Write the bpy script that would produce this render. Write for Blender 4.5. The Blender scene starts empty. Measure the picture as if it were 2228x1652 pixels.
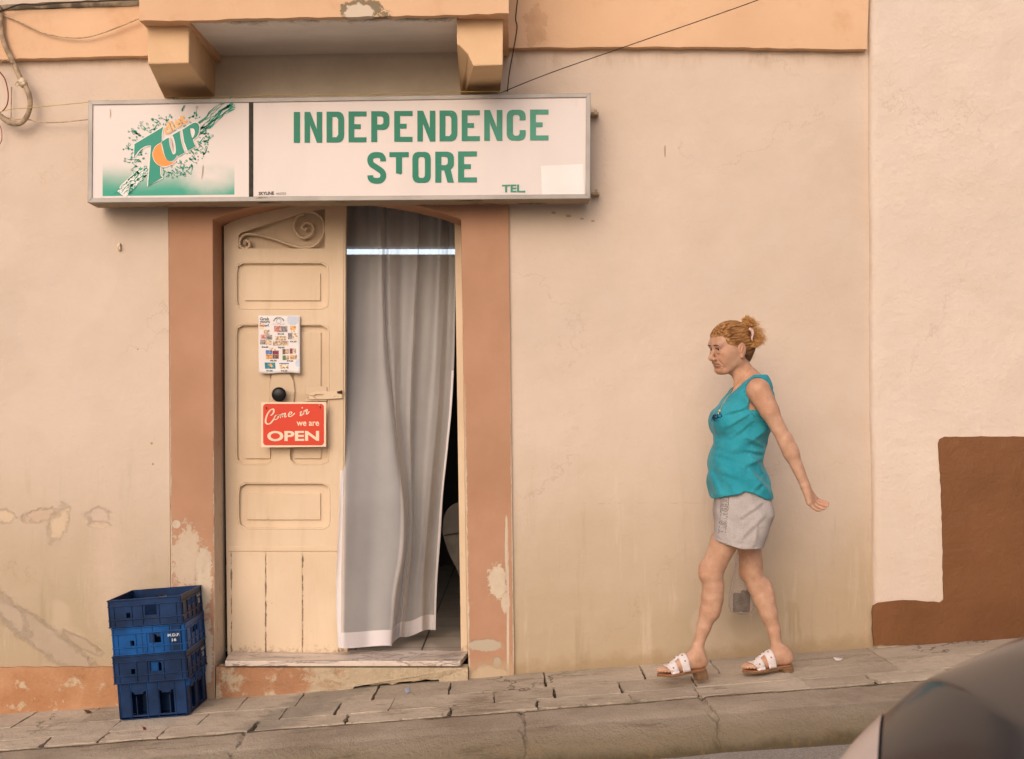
import bpy, bmesh, math, random
import numpy as np
from mathutils import Vector, Matrix
from mathutils.geometry import tessellate_polygon
from mathutils.bvhtree import BVHTree
R = math.radians
random.seed(7); rng = np.random.default_rng(7)
scene = bpy.context.scene
COL = scene.collection

# ------------------------------------------------------------------ camera
CAMZ = 1.2; FPX = 2730.0; D0 = 6.0; CX = 1114.0; HY = 920.0
cam = bpy.data.cameras.new("camera"); camo = bpy.data.objects.new("camera", cam); COL.objects.link(camo)
camo.location = (0, -D0, CAMZ); camo.rotation_euler = (R(90), 0, 0)
cam.sensor_width = 36.0; cam.lens = 36.0 * FPX / 2228.0
cam.shift_y = (HY - 826.0) / 2228.0
cam.clip_start = 0.05; cam.clip_end = 500
cam.dof.use_dof = True; cam.dof.focus_distance = 5.75; cam.dof.aperture_fstop = 3.2
scene.camera = camo
# ------------------------------------------------------------------ world and sun (bright overcast)
SUN_EL, SUN_AZ = 26.0, 197.0          # azimuth measured from +Y (the wall) clockwise: light comes from behind the camera
w = bpy.data.worlds.new("World"); scene.world = w; w.use_nodes = True
wt = w.node_tree; bg = wt.nodes['Background']
sky = wt.nodes.new('ShaderNodeTexSky'); sky.sky_type = 'NISHITA'; sky.sun_disc = False
sky.sun_elevation = R(SUN_EL); sky.sun_rotation = R(SUN_AZ); sky.dust_density = 6.0; sky.air_density = 1.0; sky.ozone_density = 0.5
wm = wt.nodes.new('ShaderNodeMixRGB'); wm.blend_type = 'MULTIPLY'; wm.inputs[0].default_value = 1.0
wm.inputs[2].default_value = (1.0, 0.98, 1.08, 1)
wt.links.new(sky.outputs[0], wm.inputs[1]); wt.links.new(wm.outputs[0], bg.inputs[0])
bg.inputs[1].default_value = 0.12
sl = bpy.data.lights.new("sun", 'SUN'); sl.energy = .74; sl.angle = R(66); sl.color = (1.0, 0.92, 0.87)
so = bpy.data.objects.new("sun", sl); COL.objects.link(so); so.location = (0, -5, 9)
az, el = R(SUN_AZ), R(SUN_EL)
sd = Vector((math.sin(az) * math.cos(el), math.cos(az) * math.cos(el), math.sin(el)))
so.rotation_euler = sd.to_track_quat('Z', 'Y').to_euler()
scene.view_settings.view_transform = 'Standard'; scene.view_settings.look = 'None'
scene.view_settings.gamma = 1.0; scene.view_settings.exposure = 0.04
scene.render.engine = 'CYCLES'

# ------------------------------------------------------------------ helpers
def P(px, py, Y=0.0):
    d = D0 + Y
    return Vector(((px - CX) / FPX * d, Y, CAMZ + (HY - py) / FPX * d))
def ZB(x): return -0.005 + 0.0765 * x
def tag(o, label=None, cat=None, group=None, kind=None):
    if label: o['label'] = label
    if cat: o['category'] = cat
    if group: o['group'] = group
    if kind: o['kind'] = kind
    return o
def empty(name, loc, label, cat, group=None):
    o = bpy.data.objects.new(name, None); COL.objects.link(o); o.location = loc; o.empty_display_size = .1
    bpy.context.view_layer.update()
    return tag(o, label, cat, group)
def link(name, me, mat, parent=None, smooth=False):
    """mesh given in world coordinates; the object's origin goes to its bounding box's base"""
    n = len(me.vertices); co = np.empty(n * 3, 'f'); me.vertices.foreach_get('co', co); co = co.reshape(-1, 3)
    lo, hi = co.min(0), co.max(0); org = np.array([(lo[0] + hi[0]) / 2, (lo[1] + hi[1]) / 2, lo[2]])
    co -= org; me.vertices.foreach_set('co', co.ravel().astype('f'))
    if smooth: me.polygons.foreach_set('use_smooth', [True] * len(me.polygons))
    me.update()
    o = bpy.data.objects.new(name, me); COL.objects.link(o)
    if mat: me.materials.append(mat)
    org = Vector([float(v) for v in org])
    if parent is None: o.location = org
    else:
        o.parent = parent; o.location = org - wloc(parent)
    return o
def wloc(o):
    v = Vector(o.location)
    while o.parent: o = o.parent; v += Vector(o.location)
    return v
class MB:
    def __init__(s): s.v = []; s.f = []
    def add(s, vs, fs):
        b = len(s.v); s.v += [tuple(v) for v in vs]; s.f += [tuple(i + b for i in f) for f in fs]; return s
    def quad(s, a, b, c, d): return s.add([a, b, c, d], [(0, 1, 2, 3)])
    def box(s, x0, x1, y0, y1, z0, z1):
        v = [(x, y, z) for x in (x0, x1) for y in (y0, y1) for z in (z0, z1)]
        return s.add(v, [(0, 1, 3, 2), (4, 6, 7, 5), (0, 4, 5, 1), (2, 3, 7, 6), (0, 2, 6, 4), (1, 5, 7, 3)])
    def hexa(s, v):   # front tl,tr,br,bl then back tl,tr,br,bl
        return s.add(v, [(3, 2, 1, 0), (4, 5, 6, 7), (0, 1, 5, 4), (1, 2, 6, 5), (2, 3, 7, 6), (3, 0, 4, 7)])
    def poly(s, pts, holes=(), fn=None, back=None):
        """pts: 2d outline; fn(x,y)->front point; back(x,y)->back point"""
        loops = [list(pts)] + [list(h) for h in holes]
        flat = [p for l in loops for p in l]
        tris = tessellate_polygon([[Vector((p[0], p[1], 0)) for p in l] for l in loops])
        n = len(flat); b = len(s.v)
        s.v += [tuple(fn(*p)) for p in flat]
        out = []
        for t in tris:
            a, c, d = (Vector(s.v[b + i]) for i in t)
            nn = (c - a).cross(d - a)
            if nn.length < 1e-12: continue
            t = tuple(t) if nn.y < 0 else tuple(reversed(t))
            out.append(t)
        s.f += [tuple(b + i for i in t) for t in out]
        if back:
            s.v += [tuple(back(*p)) for p in flat]
            s.f += [tuple(b + n + i for i in reversed(t)) for t in out]
            k = 0
            for l in loops:
                m = len(l)
                for i in range(m):
                    j = (i + 1) % m
                    s.f.append((b + k + i, b + k + j, b + n + k + j, b + n + k + i))
                k += m
        return s
    def pxpoly(s, pts, Y, th=0.0, holes=()):
        return s.poly(pts, holes, lambda x, y: P(x, y, Y), (lambda x, y: P(x, y, Y) + Vector((0, th, 0))) if th else None)
    def tube(s, pts, r, n=8, cap=True, flat=1.0):
        pts = [Vector(p) for p in pts]; m = len(pts)
        rs = r if hasattr(r, '__len__') else [r] * m
        b = len(s.v); up = None
        for i, p in enumerate(pts):
            t = (pts[min(i + 1, m - 1)] - pts[max(i - 1, 0)])
            if t.length < 1e-9: t = Vector((0, 0, 1))
            t.normalize()
            if up is None:
                up = Vector((0, 1, 0)) if abs(t.y) < .9 else Vector((1, 0, 0))
            up = (up - t * up.dot(t))
            if up.length < 1e-6: up = t.orthogonal()
            up.normalize(); sd_ = t.cross(up)
            for k in range(n):
                a = 2 * math.pi * k / n
                s.v.append(tuple(p + (up * math.cos(a) * flat + sd_ * math.sin(a)) * rs[i]))
        for i in range(m - 1):
            for k in range(n):
                s.f.append((b + i * n + k, b + i * n + (k + 1) % n, b + (i + 1) * n + (k + 1) % n, b + (i + 1) * n + k))
        if cap:
            s.f.append(tuple(b + k for k in reversed(range(n)))); s.f.append(tuple(b + (m - 1) * n + k for k in range(n)))
        return s
    def grid(s, fn, nu, nv, u0=0, u1=1, v0=0, v1=1, skip=None):
        b = len(s.v)
        for j in range(nv + 1):
            for i in range(nu + 1):
                s.v.append(tuple(fn(u0 + (u1 - u0) * i / nu, v0 + (v1 - v0) * j / nv)))
        for j in range(nv):
            for i in range(nu):
                if skip and skip(u0 + (u1 - u0) * (i + .5) / nu, v0 + (v1 - v0) * (j + .5) / nv): continue
                a = b + j * (nu + 1) + i
                s.f.append((a, a + 1, a + nu + 2, a + nu + 1))
        return s
    def lathe(s, o, axis, prof, n=20):
        axis = Vector(axis).normalized(); u = axis.orthogonal().normalized(); w_ = axis.cross(u); b = len(s.v); o = Vector(o)
        for (h, r) in prof:
            for k in range(n):
                a = 2 * math.pi * k / n
                s.v.append(tuple(o + axis * h + (u * math.cos(a) + w_ * math.sin(a)) * r))
        for i in range(len(prof) - 1):
            for k in range(n):
                s.f.append((b + i * n + k, b + i * n + (k + 1) % n, b + (i + 1) * n + (k + 1) % n, b + (i + 1) * n + k))
        s.f.append(tuple(b + k for k in reversed(range(n)))); s.f.append(tuple(b + (len(prof) - 1) * n + k for k in range(n)))
        return s
    def mesh(s, name='m', recalc=False):
        me = bpy.data.meshes.new(name); me.from_pydata(s.v, [], s.f); me.validate()
        if recalc:
            bm = bmesh.new(); bm.from_mesh(me); bmesh.ops.recalc_face_normals(bm, faces=bm.faces); bm.to_mesh(me); bm.free()
        return me
    def build(s, name, mat, parent=None, smooth=False, recalc=True, bevel=0, solid=0, sub=0):
        o = link(name, s.mesh(name, recalc), mat, parent, smooth)
        if solid:
            m = o.modifiers.new('thick', 'SOLIDIFY'); m.thickness = solid; m.offset = 0
        if sub:
            m = o.modifiers.new('sub', 'SUBSURF'); m.levels = sub; m.render_levels = sub
        if bevel:
            m = o.modifiers.new('bevel', 'BEVEL'); m.width = bevel; m.segments = 2; m.limit_method = 'ANGLE'; m.angle_limit = R(40)
        return o
def spline(pts, n=8):
    pts = [Vector(p) for p in pts]; out = []
    for i in range(len(pts) - 1):
        p0 = pts[max(i - 1, 0)]; p1 = pts[i]; p2 = pts[i + 1]; p3 = pts[min(i + 2, len(pts) - 1)]
        for k in range(n):
            t = k / n
            out.append(.5 * ((2 * p1) + (p2 - p0) * t + (2 * p0 - 5 * p1 + 4 * p2 - p3) * t * t + (3 * p1 - p0 - 3 * p2 + p3) * t ** 3))
    out.append(pts[-1]); return out
def s2(pts, n=6): return [(v.x, v.y) for v in spline([(p[0], p[1], 0) for p in pts], n)]
def ribbon(pts, wd):
    """2d thick stroke outline around a polyline; wd scalar or list"""
    m = len(pts); wl = wd if hasattr(wd, '__len__') else [wd] * m; L = []; Rr = []
    for i in range(m):
        a = pts[max(i - 1, 0)]; b = pts[min(i + 1, m - 1)]; dx, dy = b[0] - a[0], b[1] - a[1]; l = math.hypot(dx, dy) or 1
        nx, ny = -dy / l * wl[i] / 2, dx / l * wl[i] / 2
        L.append((pts[i][0] + nx, pts[i][1] + ny)); Rr.append((pts[i][0] - nx, pts[i][1] - ny))
    return L, Rr
def rib_add(mb, pts, wd, fn):
    L, Rr = ribbon(pts, wd)
    b = len(mb.v); m = len(pts)
    for i in range(m): mb.v.append(tuple(fn(*L[i]))); mb.v.append(tuple(fn(*Rr[i])))
    for i in range(m - 1): mb.f.append((b + 2 * i, b + 2 * i + 1, b + 2 * i + 3, b + 2 * i + 2))
def jag(pts, amp, step, closed=True, seed=1):
    rr = random.Random(seed); out = []; m = len(pts)
    for i in range(m if closed else m - 1):
        a = pts[i]; b = pts[(i + 1) % m]; l = math.hypot(b[0] - a[0], b[1] - a[1]); k = max(1, int(l / step))
        for j in range(k):
            t = j / k
            out.append((a[0] + (b[0] - a[0]) * t + rr.uniform(-amp, amp), a[1] + (b[1] - a[1]) * t + rr.uniform(-amp, amp)))
    if not closed: out.append(pts[-1])
    return out
_tc = {}
def text2d(s, bold=0.0, shear=0.0, spacing=1.0):
    cu = bpy.data.curves.new('t', 'FONT'); cu.body = s; cu.size = 1; cu.offset = bold; cu.shear = shear; cu.space_character = spacing
    cu.resolution_u = 4
    o = bpy.data.objects.new('t', cu); COL.objects.link(o)
    dg = bpy.context.evaluated_depsgraph_get(); dg.update()
    me = bpy.data.meshes.new_from_object(o.evaluated_get(dg))
    v = [(p.co.x, p.co.y) for p in me.vertices]; f = [tuple(p.vertices) for p in me.polygons]
    bpy.data.objects.remove(o); bpy.data.meshes.remove(me); bpy.data.curves.remove(cu)
    xs = [a for a, b in v]; ys = [b for a, b in v]; x0, x1, y0, y1 = min(xs), max(xs), min(ys), max(ys)
    return [((a - x0) / (x1 - x0), 1 - (b - y0) / (y1 - y0)) for a, b in v], f
def text_add(mb, s, quad, fn, **kw):
    """quad: 2d tl,tr,br,bl"""
    v, f = text2d(s, **kw); tl, tr, br, bl = quad; out = []
    for u, t in v:
        x = (tl[0] * (1 - u) + tr[0] * u) * (1 - t) + (bl[0] * (1 - u) + br[0] * u) * t
        y = (tl[1] * (1 - u) + tr[1] * u) * (1 - t) + (bl[1] * (1 - u) + br[1] * u) * t
        out.append(fn(x, y))
    mb.add(out, f)
def rect(x0, y0, x1, y1): return [(x0, y0), (x1, y0), (x1, y1), (x0, y1)]

# ------------------------------------------------------------------ materials
class NT:
    def __init__(s, name):
        s.m = bpy.data.materials.new(name); s.m.use_nodes = True; s.t = s.m.node_tree
        s.b = s.t.nodes['Principled BSDF']; s.out = s.t.nodes['Material Output']
        g = s.t.nodes.new('ShaderNodeNewGeometry'); s.pos = g.outputs['Position']; s.geo = g
    def n(s, typ, **kw):
        nd = s.t.nodes.new(typ)
        for k, v in kw.items(): setattr(nd, k, v)
        return nd
    def put(s, sock, v):
        if v is None: return
        if isinstance(v, bpy.types.NodeSocket): s.t.links.new(v, sock)
        elif isinstance(v, tuple) and len(v) == 3 and sock.type == 'RGBA': sock.default_value = (*v, 1)
        else: sock.default_value = v
    def math(s, op, a, b=None, c=None, clamp=False):
        nd = s.n('ShaderNodeMath', operation=op, use_clamp=clamp); s.put(nd.inputs[0], a); s.put(nd.inputs[1], b)
        if c is not None: s.put(nd.inputs[2], c)
        return nd.outputs[0]
    def vmath(s, op, a, b=None):
        nd = s.n('ShaderNodeVectorMath', operation=op); s.put(nd.inputs[0], a); s.put(nd.inputs[1], b)
        return nd.outputs[1] if op in ('LENGTH', 'DOT_PRODUCT', 'DISTANCE') else nd.outputs[0]
    def xyz(s, v=None):
        nd = s.n('ShaderNodeSeparateXYZ'); s.put(nd.inputs[0], v or s.pos); return nd.outputs
    def noise(s, scale, detail=4, rough=.55, stretch=(1, 1, 1), off=(0, 0, 0), dist=0.0, col=False):
        v = s.vmath('MULTIPLY', s.pos, stretch)
        if any(off): v = s.vmath('ADD', v, off)
        nd = s.n('ShaderNodeTexNoise'); s.put(nd.inputs['Vector'], v); nd.inputs['Scale'].default_value = scale
        nd.inputs['Detail'].default_value = detail; nd.inputs['Roughness'].default_value = rough; nd.inputs['Distortion'].default_value = dist
        return nd.outputs[1 if col else 0]
    def voro(s, scale, feature='F1', stretch=(1, 1, 1), vec=None):
        v = s.vmath('MULTIPLY', vec or s.pos, stretch); nd = s.n('ShaderNodeTexVoronoi', feature=feature)
        s.put(nd.inputs['Vector'], v); nd.inputs['Scale'].default_value = scale; return nd.outputs['Distance']
    def step(s, v, a, b, lo=0.0, hi=1.0):
        nd = s.n('ShaderNodeMapRange', interpolation_type='SMOOTHSTEP', clamp=True)
        s.put(nd.inputs[0], v); nd.inputs[1].default_value = a; nd.inputs[2].default_value = b
        nd.inputs[3].default_value = lo; nd.inputs[4].default_value = hi
        if a > b:
            nd.inputs[1].default_value = b; nd.inputs[2].default_value = a; nd.inputs[3].default_value = hi; nd.inputs[4].default_value = lo
        return nd.outputs[0]
    def mix(s, f, a, b, mode='MIX'):
        nd = s.n('ShaderNodeMixRGB', blend_type=mode); s.put(nd.inputs[0], f); s.put(nd.inputs[1], a); s.put(nd.inputs[2], b); return nd.outputs[0]
    def mul(s, a, b): return s.math('MULTIPLY', a, b)
    def blob(s, px, py, rx, rz, Y=0.0, amp=.6, nz=None, soft=.12, rot=0.0):
        """stain mask round a place on the wall (given by its position in the photograph), radii in metres"""
        c = P(px, py, Y); X, _, Z = s.xyz()
        dx = s.math('SUBTRACT', X, c.x); dz = s.math('SUBTRACT', Z, c.z)
        if rot:
            ca, sa = math.cos(rot), math.sin(rot)
            dx, dz = s.math('ADD', s.mul(dx, ca), s.mul(dz, sa)), s.math('SUBTRACT', s.mul(dz, ca), s.mul(dx, sa))
        dx = s.math('DIVIDE', dx, rx); dz = s.math('DIVIDE', dz, rz)
        d = s.math('SQRT', s.math('ADD', s.mul(dx, dx), s.mul(dz, dz)))
        if nz is None: nz = s.noise(14, 5, .6)
        d = s.math('ADD', d, s.mul(s.math('SUBTRACT', nz, .5), amp * 2))
        return s.step(d, 1 + soft, 1 - soft)
    def bump(s, h, strength=.3, dist=.01, prev=None):
        nd = s.n('ShaderNodeBump'); s.put(nd.inputs['Height'], h); nd.inputs['Strength'].default_value = strength
        nd.inputs['Distance'].default_value = dist
        if prev is not None: s.put(nd.inputs['Normal'], prev)
        return nd.outputs[0]
    def fin(s, col=None, rough=.8, spec=.3, nrm=None, metal=0.0):
        s.put(s.b.inputs['Base Color'], col); s.put(s.b.inputs['Roughness'], rough); s.b.inputs['Specular IOR Level'].default_value = spec * .4
        s.b.inputs['Metallic'].default_value = metal
        if nrm is not None: s.put(s.b.inputs['Normal'], nrm)
        return s.m
def simple(name, col, rough=.6, var=.12, scale=12, bump=.15, bscale=60, metal=0.0, spec=.3, dirt=0.0, dirtcol=(.12, .09, .06)):
    t = NT(name); c2 = tuple(v * (1 - var) for v in col); c3 = tuple(min(1, v * (1 + var)) for v in col)
    c = t.mix(t.step(t.noise(scale, 5), .35, .65), c2, c3)
    if dirt:
        c = t.mix(t.mul(t.step(t.noise(scale * .6, 7, .7, off=(3, 1, 7)), .55, .72), dirt), c, dirtcol)
    nr = t.bump(t.noise(bscale, 4), bump, .002) if bump else None
    return t.fin(c, rough, spec, nr, metal)

def wall_material(name, col, stain, patches=None, seed=0, lowstain=.8, rough_scale=1.0):
    t = NT(name); X, Y, Z = t.xyz()
    big = t.noise(.9, 5, .6, off=(seed, 0, seed)); med = t.noise(5, 6, .6, off=(0, seed, 3)); fine = t.noise(90, 4, .6)
    c = t.mix(t.step(big, .3, .7), tuple(v * .95 for v in col), tuple(min(1, v * 1.05) for v in col))
    c = t.mix(t.mul(t.step(med, .35, .75), .35), c, tuple(v * .93 for v in (col[0], col[1] * .97, col[2] * .88)))
    # yellowish damp stain in the lower half, ragged edge, drip streaks
    edge = t.math('ADD', Z, t.mul(t.math('SUBTRACT', big, .5), -1.6))
    low = t.mul(t.step(edge, 1.25, .05), lowstain)
    c = t.mix(low, c, stain)
    streak = t.noise(3.2, 6, .7, stretch=(3.5, 1, .35), off=(seed, 2, 1))
    c = t.mix(t.mul(t.step(streak, .56, .72), t.mul(t.step(Z, 1.4, .3), .30)), c, tuple(v * .72 for v in stain))
    c = t.mix(t.mul(t.step(streak, .44, .3), t.mul(t.step(Z, 2.2, .4), .28)), c, tuple(min(1, v * 1.13) for v in col))
    # small dark grime specks
    sp = t.noise(34, 6, .75, off=(5, seed, 0)); msk = t.noise(2.6, 4, .6, off=(9, 2, seed))
    c = t.mix(t.mul(t.mul(t.step(sp, .63, .72), t.step(msk, .5, .68)), .55), c, (.20, .15, .08))
    wv = t.vmath('ADD', t.pos, t.vmath('MULTIPLY', t.noise(3.5, 6, .65, off=(seed, 1, 1), col=True), (.7, .0, .7)))
    ck = t.step(t.voro(.8, 'DISTANCE_TO_EDGE', vec=wv, stretch=(1, 0, 1)), .0050, .0012); ck = t.mul(ck, t.step(t.noise(1.6, 4, .6, off=(4, seed, 9)), .50, .60))
    c = t.mix(t.mul(ck, .20), c, (.30, .21, .13))
    rp = t.step(t.noise(1.3, 3, .5, off=(11, 3, seed)), .60, .63); c = t.mix(t.mul(rp, .18), c, tuple(min(1, v * 1.12) for v in col))
    h = t.math('ADD', t.mul(t.noise(7, 4, .5, off=(2, 2, 2)), 1.0), t.mul(t.noise(28, 4, .55), .35))
    h = t.math('ADD', h, t.mul(fine, .12))
    if patches: c, h = patches(t, c, h)
    # dirt splashed along the foot of the wall
    foot = t.math('SUBTRACT', Z, t.math('ADD', t.mul(X, .0765), -.005))
    fn_ = t.math('ADD', foot, t.mul(t.math('SUBTRACT', t.noise(11, 6, .7), .5), .16))
    c = t.mix(t.mul(t.step(fn_, .09, .0), .6), c, (.30, .21, .11))
    nr = t.bump(h, .42 * rough_scale, .02)
    return t.fin(c, .9, .15, nr)
# ================================================================== ground, kerb, road
PEACH = (.625, .515, .42); YSTAIN = (.39, .305, .19)
YK, YC, YR = -.76, -1.03, -1.20       # paving/kerb joint, kerb crease, foot of the kerb
def paving_mat():
    t = NT('paving'); X, Y, Z = t.xyz()
    n = t.noise(2.2, 6, .65); c = t.mix(t.step(n, .3, .7), (.43, .36, .27), (.63, .54, .425)); c = t.mix(t.mul(t.math('ABSOLUTE', t.math('SUBTRACT', t.geo.outputs['Random Per Island'], .5)), .8), c, t.mix(t.math('GREATER_THAN', t.geo.outputs['Random Per Island'], .5), (.20, .155, .11), (.60, .50, .39)))
    c = t.mix(t.mul(t.step(t.noise(7, 8, .75, stretch=(.5, 1.2, 1)), .5, .75), .45), c, (.19, .15, .105))
    c = t.mix(t.mul(t.step(t.noise(1.3, 5, .6, off=(4, 0, 0)), .55, .7), .35), c, (.54, .47, .38))
    c = t.mix(t.mul(t.step(t.noise(42, 5, .8), .60, .72), .6), c, (.12, .09, .06)); c = t.mix(t.mul(t.step(t.noise(3.5, 9, .8, stretch=(.6, 1.6, 1), off=(2, 9, 1)), .54, .62), .55), c, (.17, .125, .08)); c = t.mix(t.mul(t.step(t.noise(110, 4, .7), .35, .65), .25), c, (.55, .46, .36))
    # gum marks and hairline cracks
    c = t.mix(t.mul(t.step(t.voro(5.5), .075, .045), .6), c, (.12, .10, .075))
    wv = t.vmath('ADD', t.pos, t.vmath('MULTIPLY', t.noise(5, 4, .6, col=True), (.35, .35, .35)))
    cr = t.voro(1.5, 'DISTANCE_TO_EDGE', vec=wv)
    c = t.mix(t.mul(t.step(cr, .012, .004), t.mul(t.step(t.noise(1.7, 3, .5, off=(8, 8, 8)), .5, .6), .75)), c, (.08, .06, .04))
    # darker grey worn stretch in front of the doorway
    c = t.mix(t.mul(t.blob(690, 1540, .22, .5, Y=-.4, amp=.5), .0), c, (.2, .2, .2))
    mk = t.math('ADD', t.math('ABSOLUTE', t.math('SUBTRACT', t.math('ADD', X, t.mul(Y, -.35)), -.80)), t.mul(t.math('SUBTRACT', t.noise(6, 6, .7), .5), .5))
    c = t.mix(t.mul(t.step(mk, .20, .08), .5), c, (.22, .20, .165))
    h = t.math('ADD', t.noise(9, 6, .65), t.mul(t.noise(60, 5, .7), .4))
    nr = t.bump(h, .75, .025); return t.fin(c, .85, .2, nr)
M_pav = paving_mat()
t = NT('joint_soil'); M_joint = t.fin(t.mix(t.step(t.noise(25, 5), .4, .65), (.055, .042, .028), (.15, .12, .08)), .95, .1, t.bump(t.noise(60, 5), .5, .01))
def kerb_mat():
    t = NT('kerb'); X, Y, Z = t.xyz()
    c = t.mix(t.step(t.noise(2.5, 6, .65), .3, .7), (.37, .30, .225), (.55, .465, .36))
    drop = t.math('SUBTRACT', t.math('ADD', t.mul(X, .0765), -.005), Z)
    v = t.math('ADD', drop, t.mul(t.math('SUBTRACT', t.noise(5, 7, .72), .5), .10))
    c = t.mix(t.mul(t.step(v, .012, .06), .55), c, (.235, .18, .10))
    c = t.mix(t.mul(t.step(v, .065, .115), .85), c, (.085, .065, .032))
    ll = t.mul(t.step(t.noise(20, 6, .7, stretch=(1, 1, .6), off=(1, 1, 1)), .55, .68), t.step(v, .03, .07))
    c = t.mix(t.mul(ll, .45), c, (.36, .22, .07))
    c = t.mix(t.mul(t.step(t.noise(38, 6, .8), .62, .72), .55), c, (.10, .08, .05))
    c = t.mix(t.mul(t.step(t.noise(3.1, 7, .7, stretch=(.7, 3, 1), off=(6, 2, 1)), .56, .68), .6), c, (.13, .10, .065))
    wx = t.math('ADD', X, t.mul(t.math('SUBTRACT', t.noise(9, 5, .7), .5), .07))
    for jx in (-2.4, -1.1, .05, .80, 2.0): c = t.mix(t.mul(t.step(t.math('ABSOLUTE', t.math('SUBTRACT', wx, jx)), .005, .001), .5), c, (.07, .05, .03))
    jk = t.math('ABSOLUTE', t.math('ADD', t.math('ADD', Y, .785), t.mul(t.math('SUBTRACT', t.noise(6, 8, .75, stretch=(.6, 1, 1), off=(3, 7, 2)), .5), .16)))
    c = t.mix(t.mul(t.step(jk, .022, .004), .8), c, (.10, .075, .045))
    c = t.mix(t.mul(t.step(t.math('ADD', Y, t.mul(t.math('SUBTRACT', t.noise(4, 6, .7), .5), .07)), -1.035, -1.06), .35), c, (.17, .13, .08))
    h = t.math('ADD', t.noise(8, 8, .75), t.mul(t.noise(70, 5, .75), .5))
    return t.fin(c, .9, .15, t.bump(h, .9, .03))
M_kerb = kerb_mat()
t = NT('road'); c = t.mix(t.step(t.noise(130, 4, .7), .4, .62), (.28, .25, .215), (.46, .41, .36))
c = t.mix(t.mul(t.step(t.noise(1.4, 5), .4, .7), .4), c, (.16, .135, .11))
M_road = t.fin(c, .9, .2, t.bump(t.noise(120, 4, .7), .8, .01))
XL, XR = -9.0, 9.0
# bed under the paving
m = MB(); m.grid(lambda u, v: (XL + (XR - XL) * u, .3 + (YK - .04 - .3) * v, ZB(XL + (XR - XL) * u) - .014 + .003 * math.sin(40 * u + 9 * v)), 60, 4)
tag(m.build('ground', M_joint), kind='structure')
# paving slabs: one sheet of stones with open joints
def noise1(x, s): return math.sin(x * 3.1 + s) * .5 + math.sin(x * 7.7 + s * 2.3) * .3 + math.sin(x * 17.3 + s * 5.1) * .2
m = MB()
rows = [(.0, -.335), (-.335, -.57), (-.57, YK + .016)]
RJ = random.Random(31)
fixed = {0: [-3.2, -2.5, -1.9, -1.38, -.95, -.36, .16, .42, .98, 1.55, 2.07, 2.62, 3.2], 1: [-2.75, -2.2, -1.72, -1.24, -.88, -.33, .2, .55, 1.00, 1.28, 1.83, 2.15, 2.75],
         2: [-3.0, -2.42, -1.95, -1.5, -1.18, -.62, -.1, .30, .65, 1.30, 1.60, 2.0, 2.5, 2.9]}
for ri, (ya, yb) in enumerate(rows):
    js = []; x = XL
    while x < XR: js.append(x); x += RJ.uniform(.24, .50) * (1.0 if x > -.2 else .9)
    for a, b in zip(js[:-1], js[1:]):
        g = random.uniform(.0022, .0048) * (1.5 if ri == 2 else 1); dz = random.uniform(-.002, .002); sl_ = random.uniform(-.03, .03)
        tiltx = random.uniform(-.003, .003)
        def edge(x0, y0, x1, y1, amp):
            k = max(2, int(math.hypot(x1 - x0, y1 - y0) / .03)); o = []
            for i in range(k):
                f = i / k; o.append((x0 + (x1 - x0) * f + random.uniform(-amp, amp), y0 + (y1 - y0) * f + random.uniform(-amp, amp)))
            return o
        chip = .0075 if ri == 2 else .0032
        yaa = ya - g if ya < 0 else ya; ybb = yb + g
        cx0, cx1 = a + g, b - g
        o = edge(cx0, yaa, cx1, yaa, .0015) + edge(cx1, yaa, cx1 + sl_ * .3, ybb, chip) + edge(cx1 + sl_ * .3, ybb, cx0 - sl_ * .3, ybb, chip * 1.6) + edge(cx0 - sl_ * .3, ybb, cx0, yaa, chip)
        if ri == 2:      # broken corners towards the kerb
            cr = random.uniform(.0, .04) * (random.random() < .35)
            o = [(px + (cr * max(0, 1 - abs(px - cx0) / .04) * max(0, 1 - abs(py - ybb) / .10)), py) for px, py in o]
        cxm = (a + b) / 2
        top = lambda x, y: (x, y, ZB(x) + dz + tiltx * (x - cxm) * 4)
        bot = lambda x, y: (x, y, ZB(x) - .02)
        loops = [[Vector((p[0], p[1], 0)) for p in o]]; tris = tessellate_polygon(loops); bb = len(m.v); n = len(o)
        m.v += [top(*p) for p in o] + [(p[0], p[1], ZB(p[0]) - .02) for p in o]
        m.f += [tuple(bb + i for i in tr) for tr in tris]
        m.f += [(bb + i, bb + (i + 1) % n, bb + n + (i + 1) % n, bb + n + i) for i in range(n)]
tag(m.build('pavement', M_pav), kind='structure')
# kerb with a rolled edge
m = MB()
prof = [(YK - .002, -.03), (YK - .004, -.004), (YK - .03, .001), (-.90, .002), (-.97, .001), (YC, -.004), (-1.08, -.016), (-1.125, -.04), (-1.16, -.07), (-1.185, -.10), (YR, -.135), (YR - .01, -.17)]
pf = [(v.x, v.y) for v in spline([(a, b, 0) for a, b in prof], 3)]
def kf(u, v):
    x = XL + (XR - XL) * u; i = min(int(v * (len(pf) - 1) + .5), len(pf) - 1); y, z = pf[i]
    wv = .006 * noise1(x * 1.3, 1) + .0025 * noise1(x * 9, 3 + i * .4)
    gj = 0
    for jx in (-1.1, .05, .80, 2.0, -2.4, 3.1, -3.6): gj += .014 * max(0, 1 - abs(x - jx - .012 * math.sin(i * .7)) / .014)
    return (x, y - wv - (.012 * noise1(x * .9, 2) if i > 4 else 0), ZB(x) + z - gj + .002 * noise1(x * 4 + i, 5))
m.grid(kf, 2400, len(pf) - 1)
tag(m.build('kerb', M_kerb, smooth=True), kind='structure')
m = MB(); m.grid(lambda u, v: (-40 + 80 * u, YR + .03 + (-30 - YR) * v, ZB(-40 + 80 * u) - .125 - .02 * min(1, v * 8) + .003 * math.sin(u * 300) * math.sin(v * 90)), 160, 40)
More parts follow.
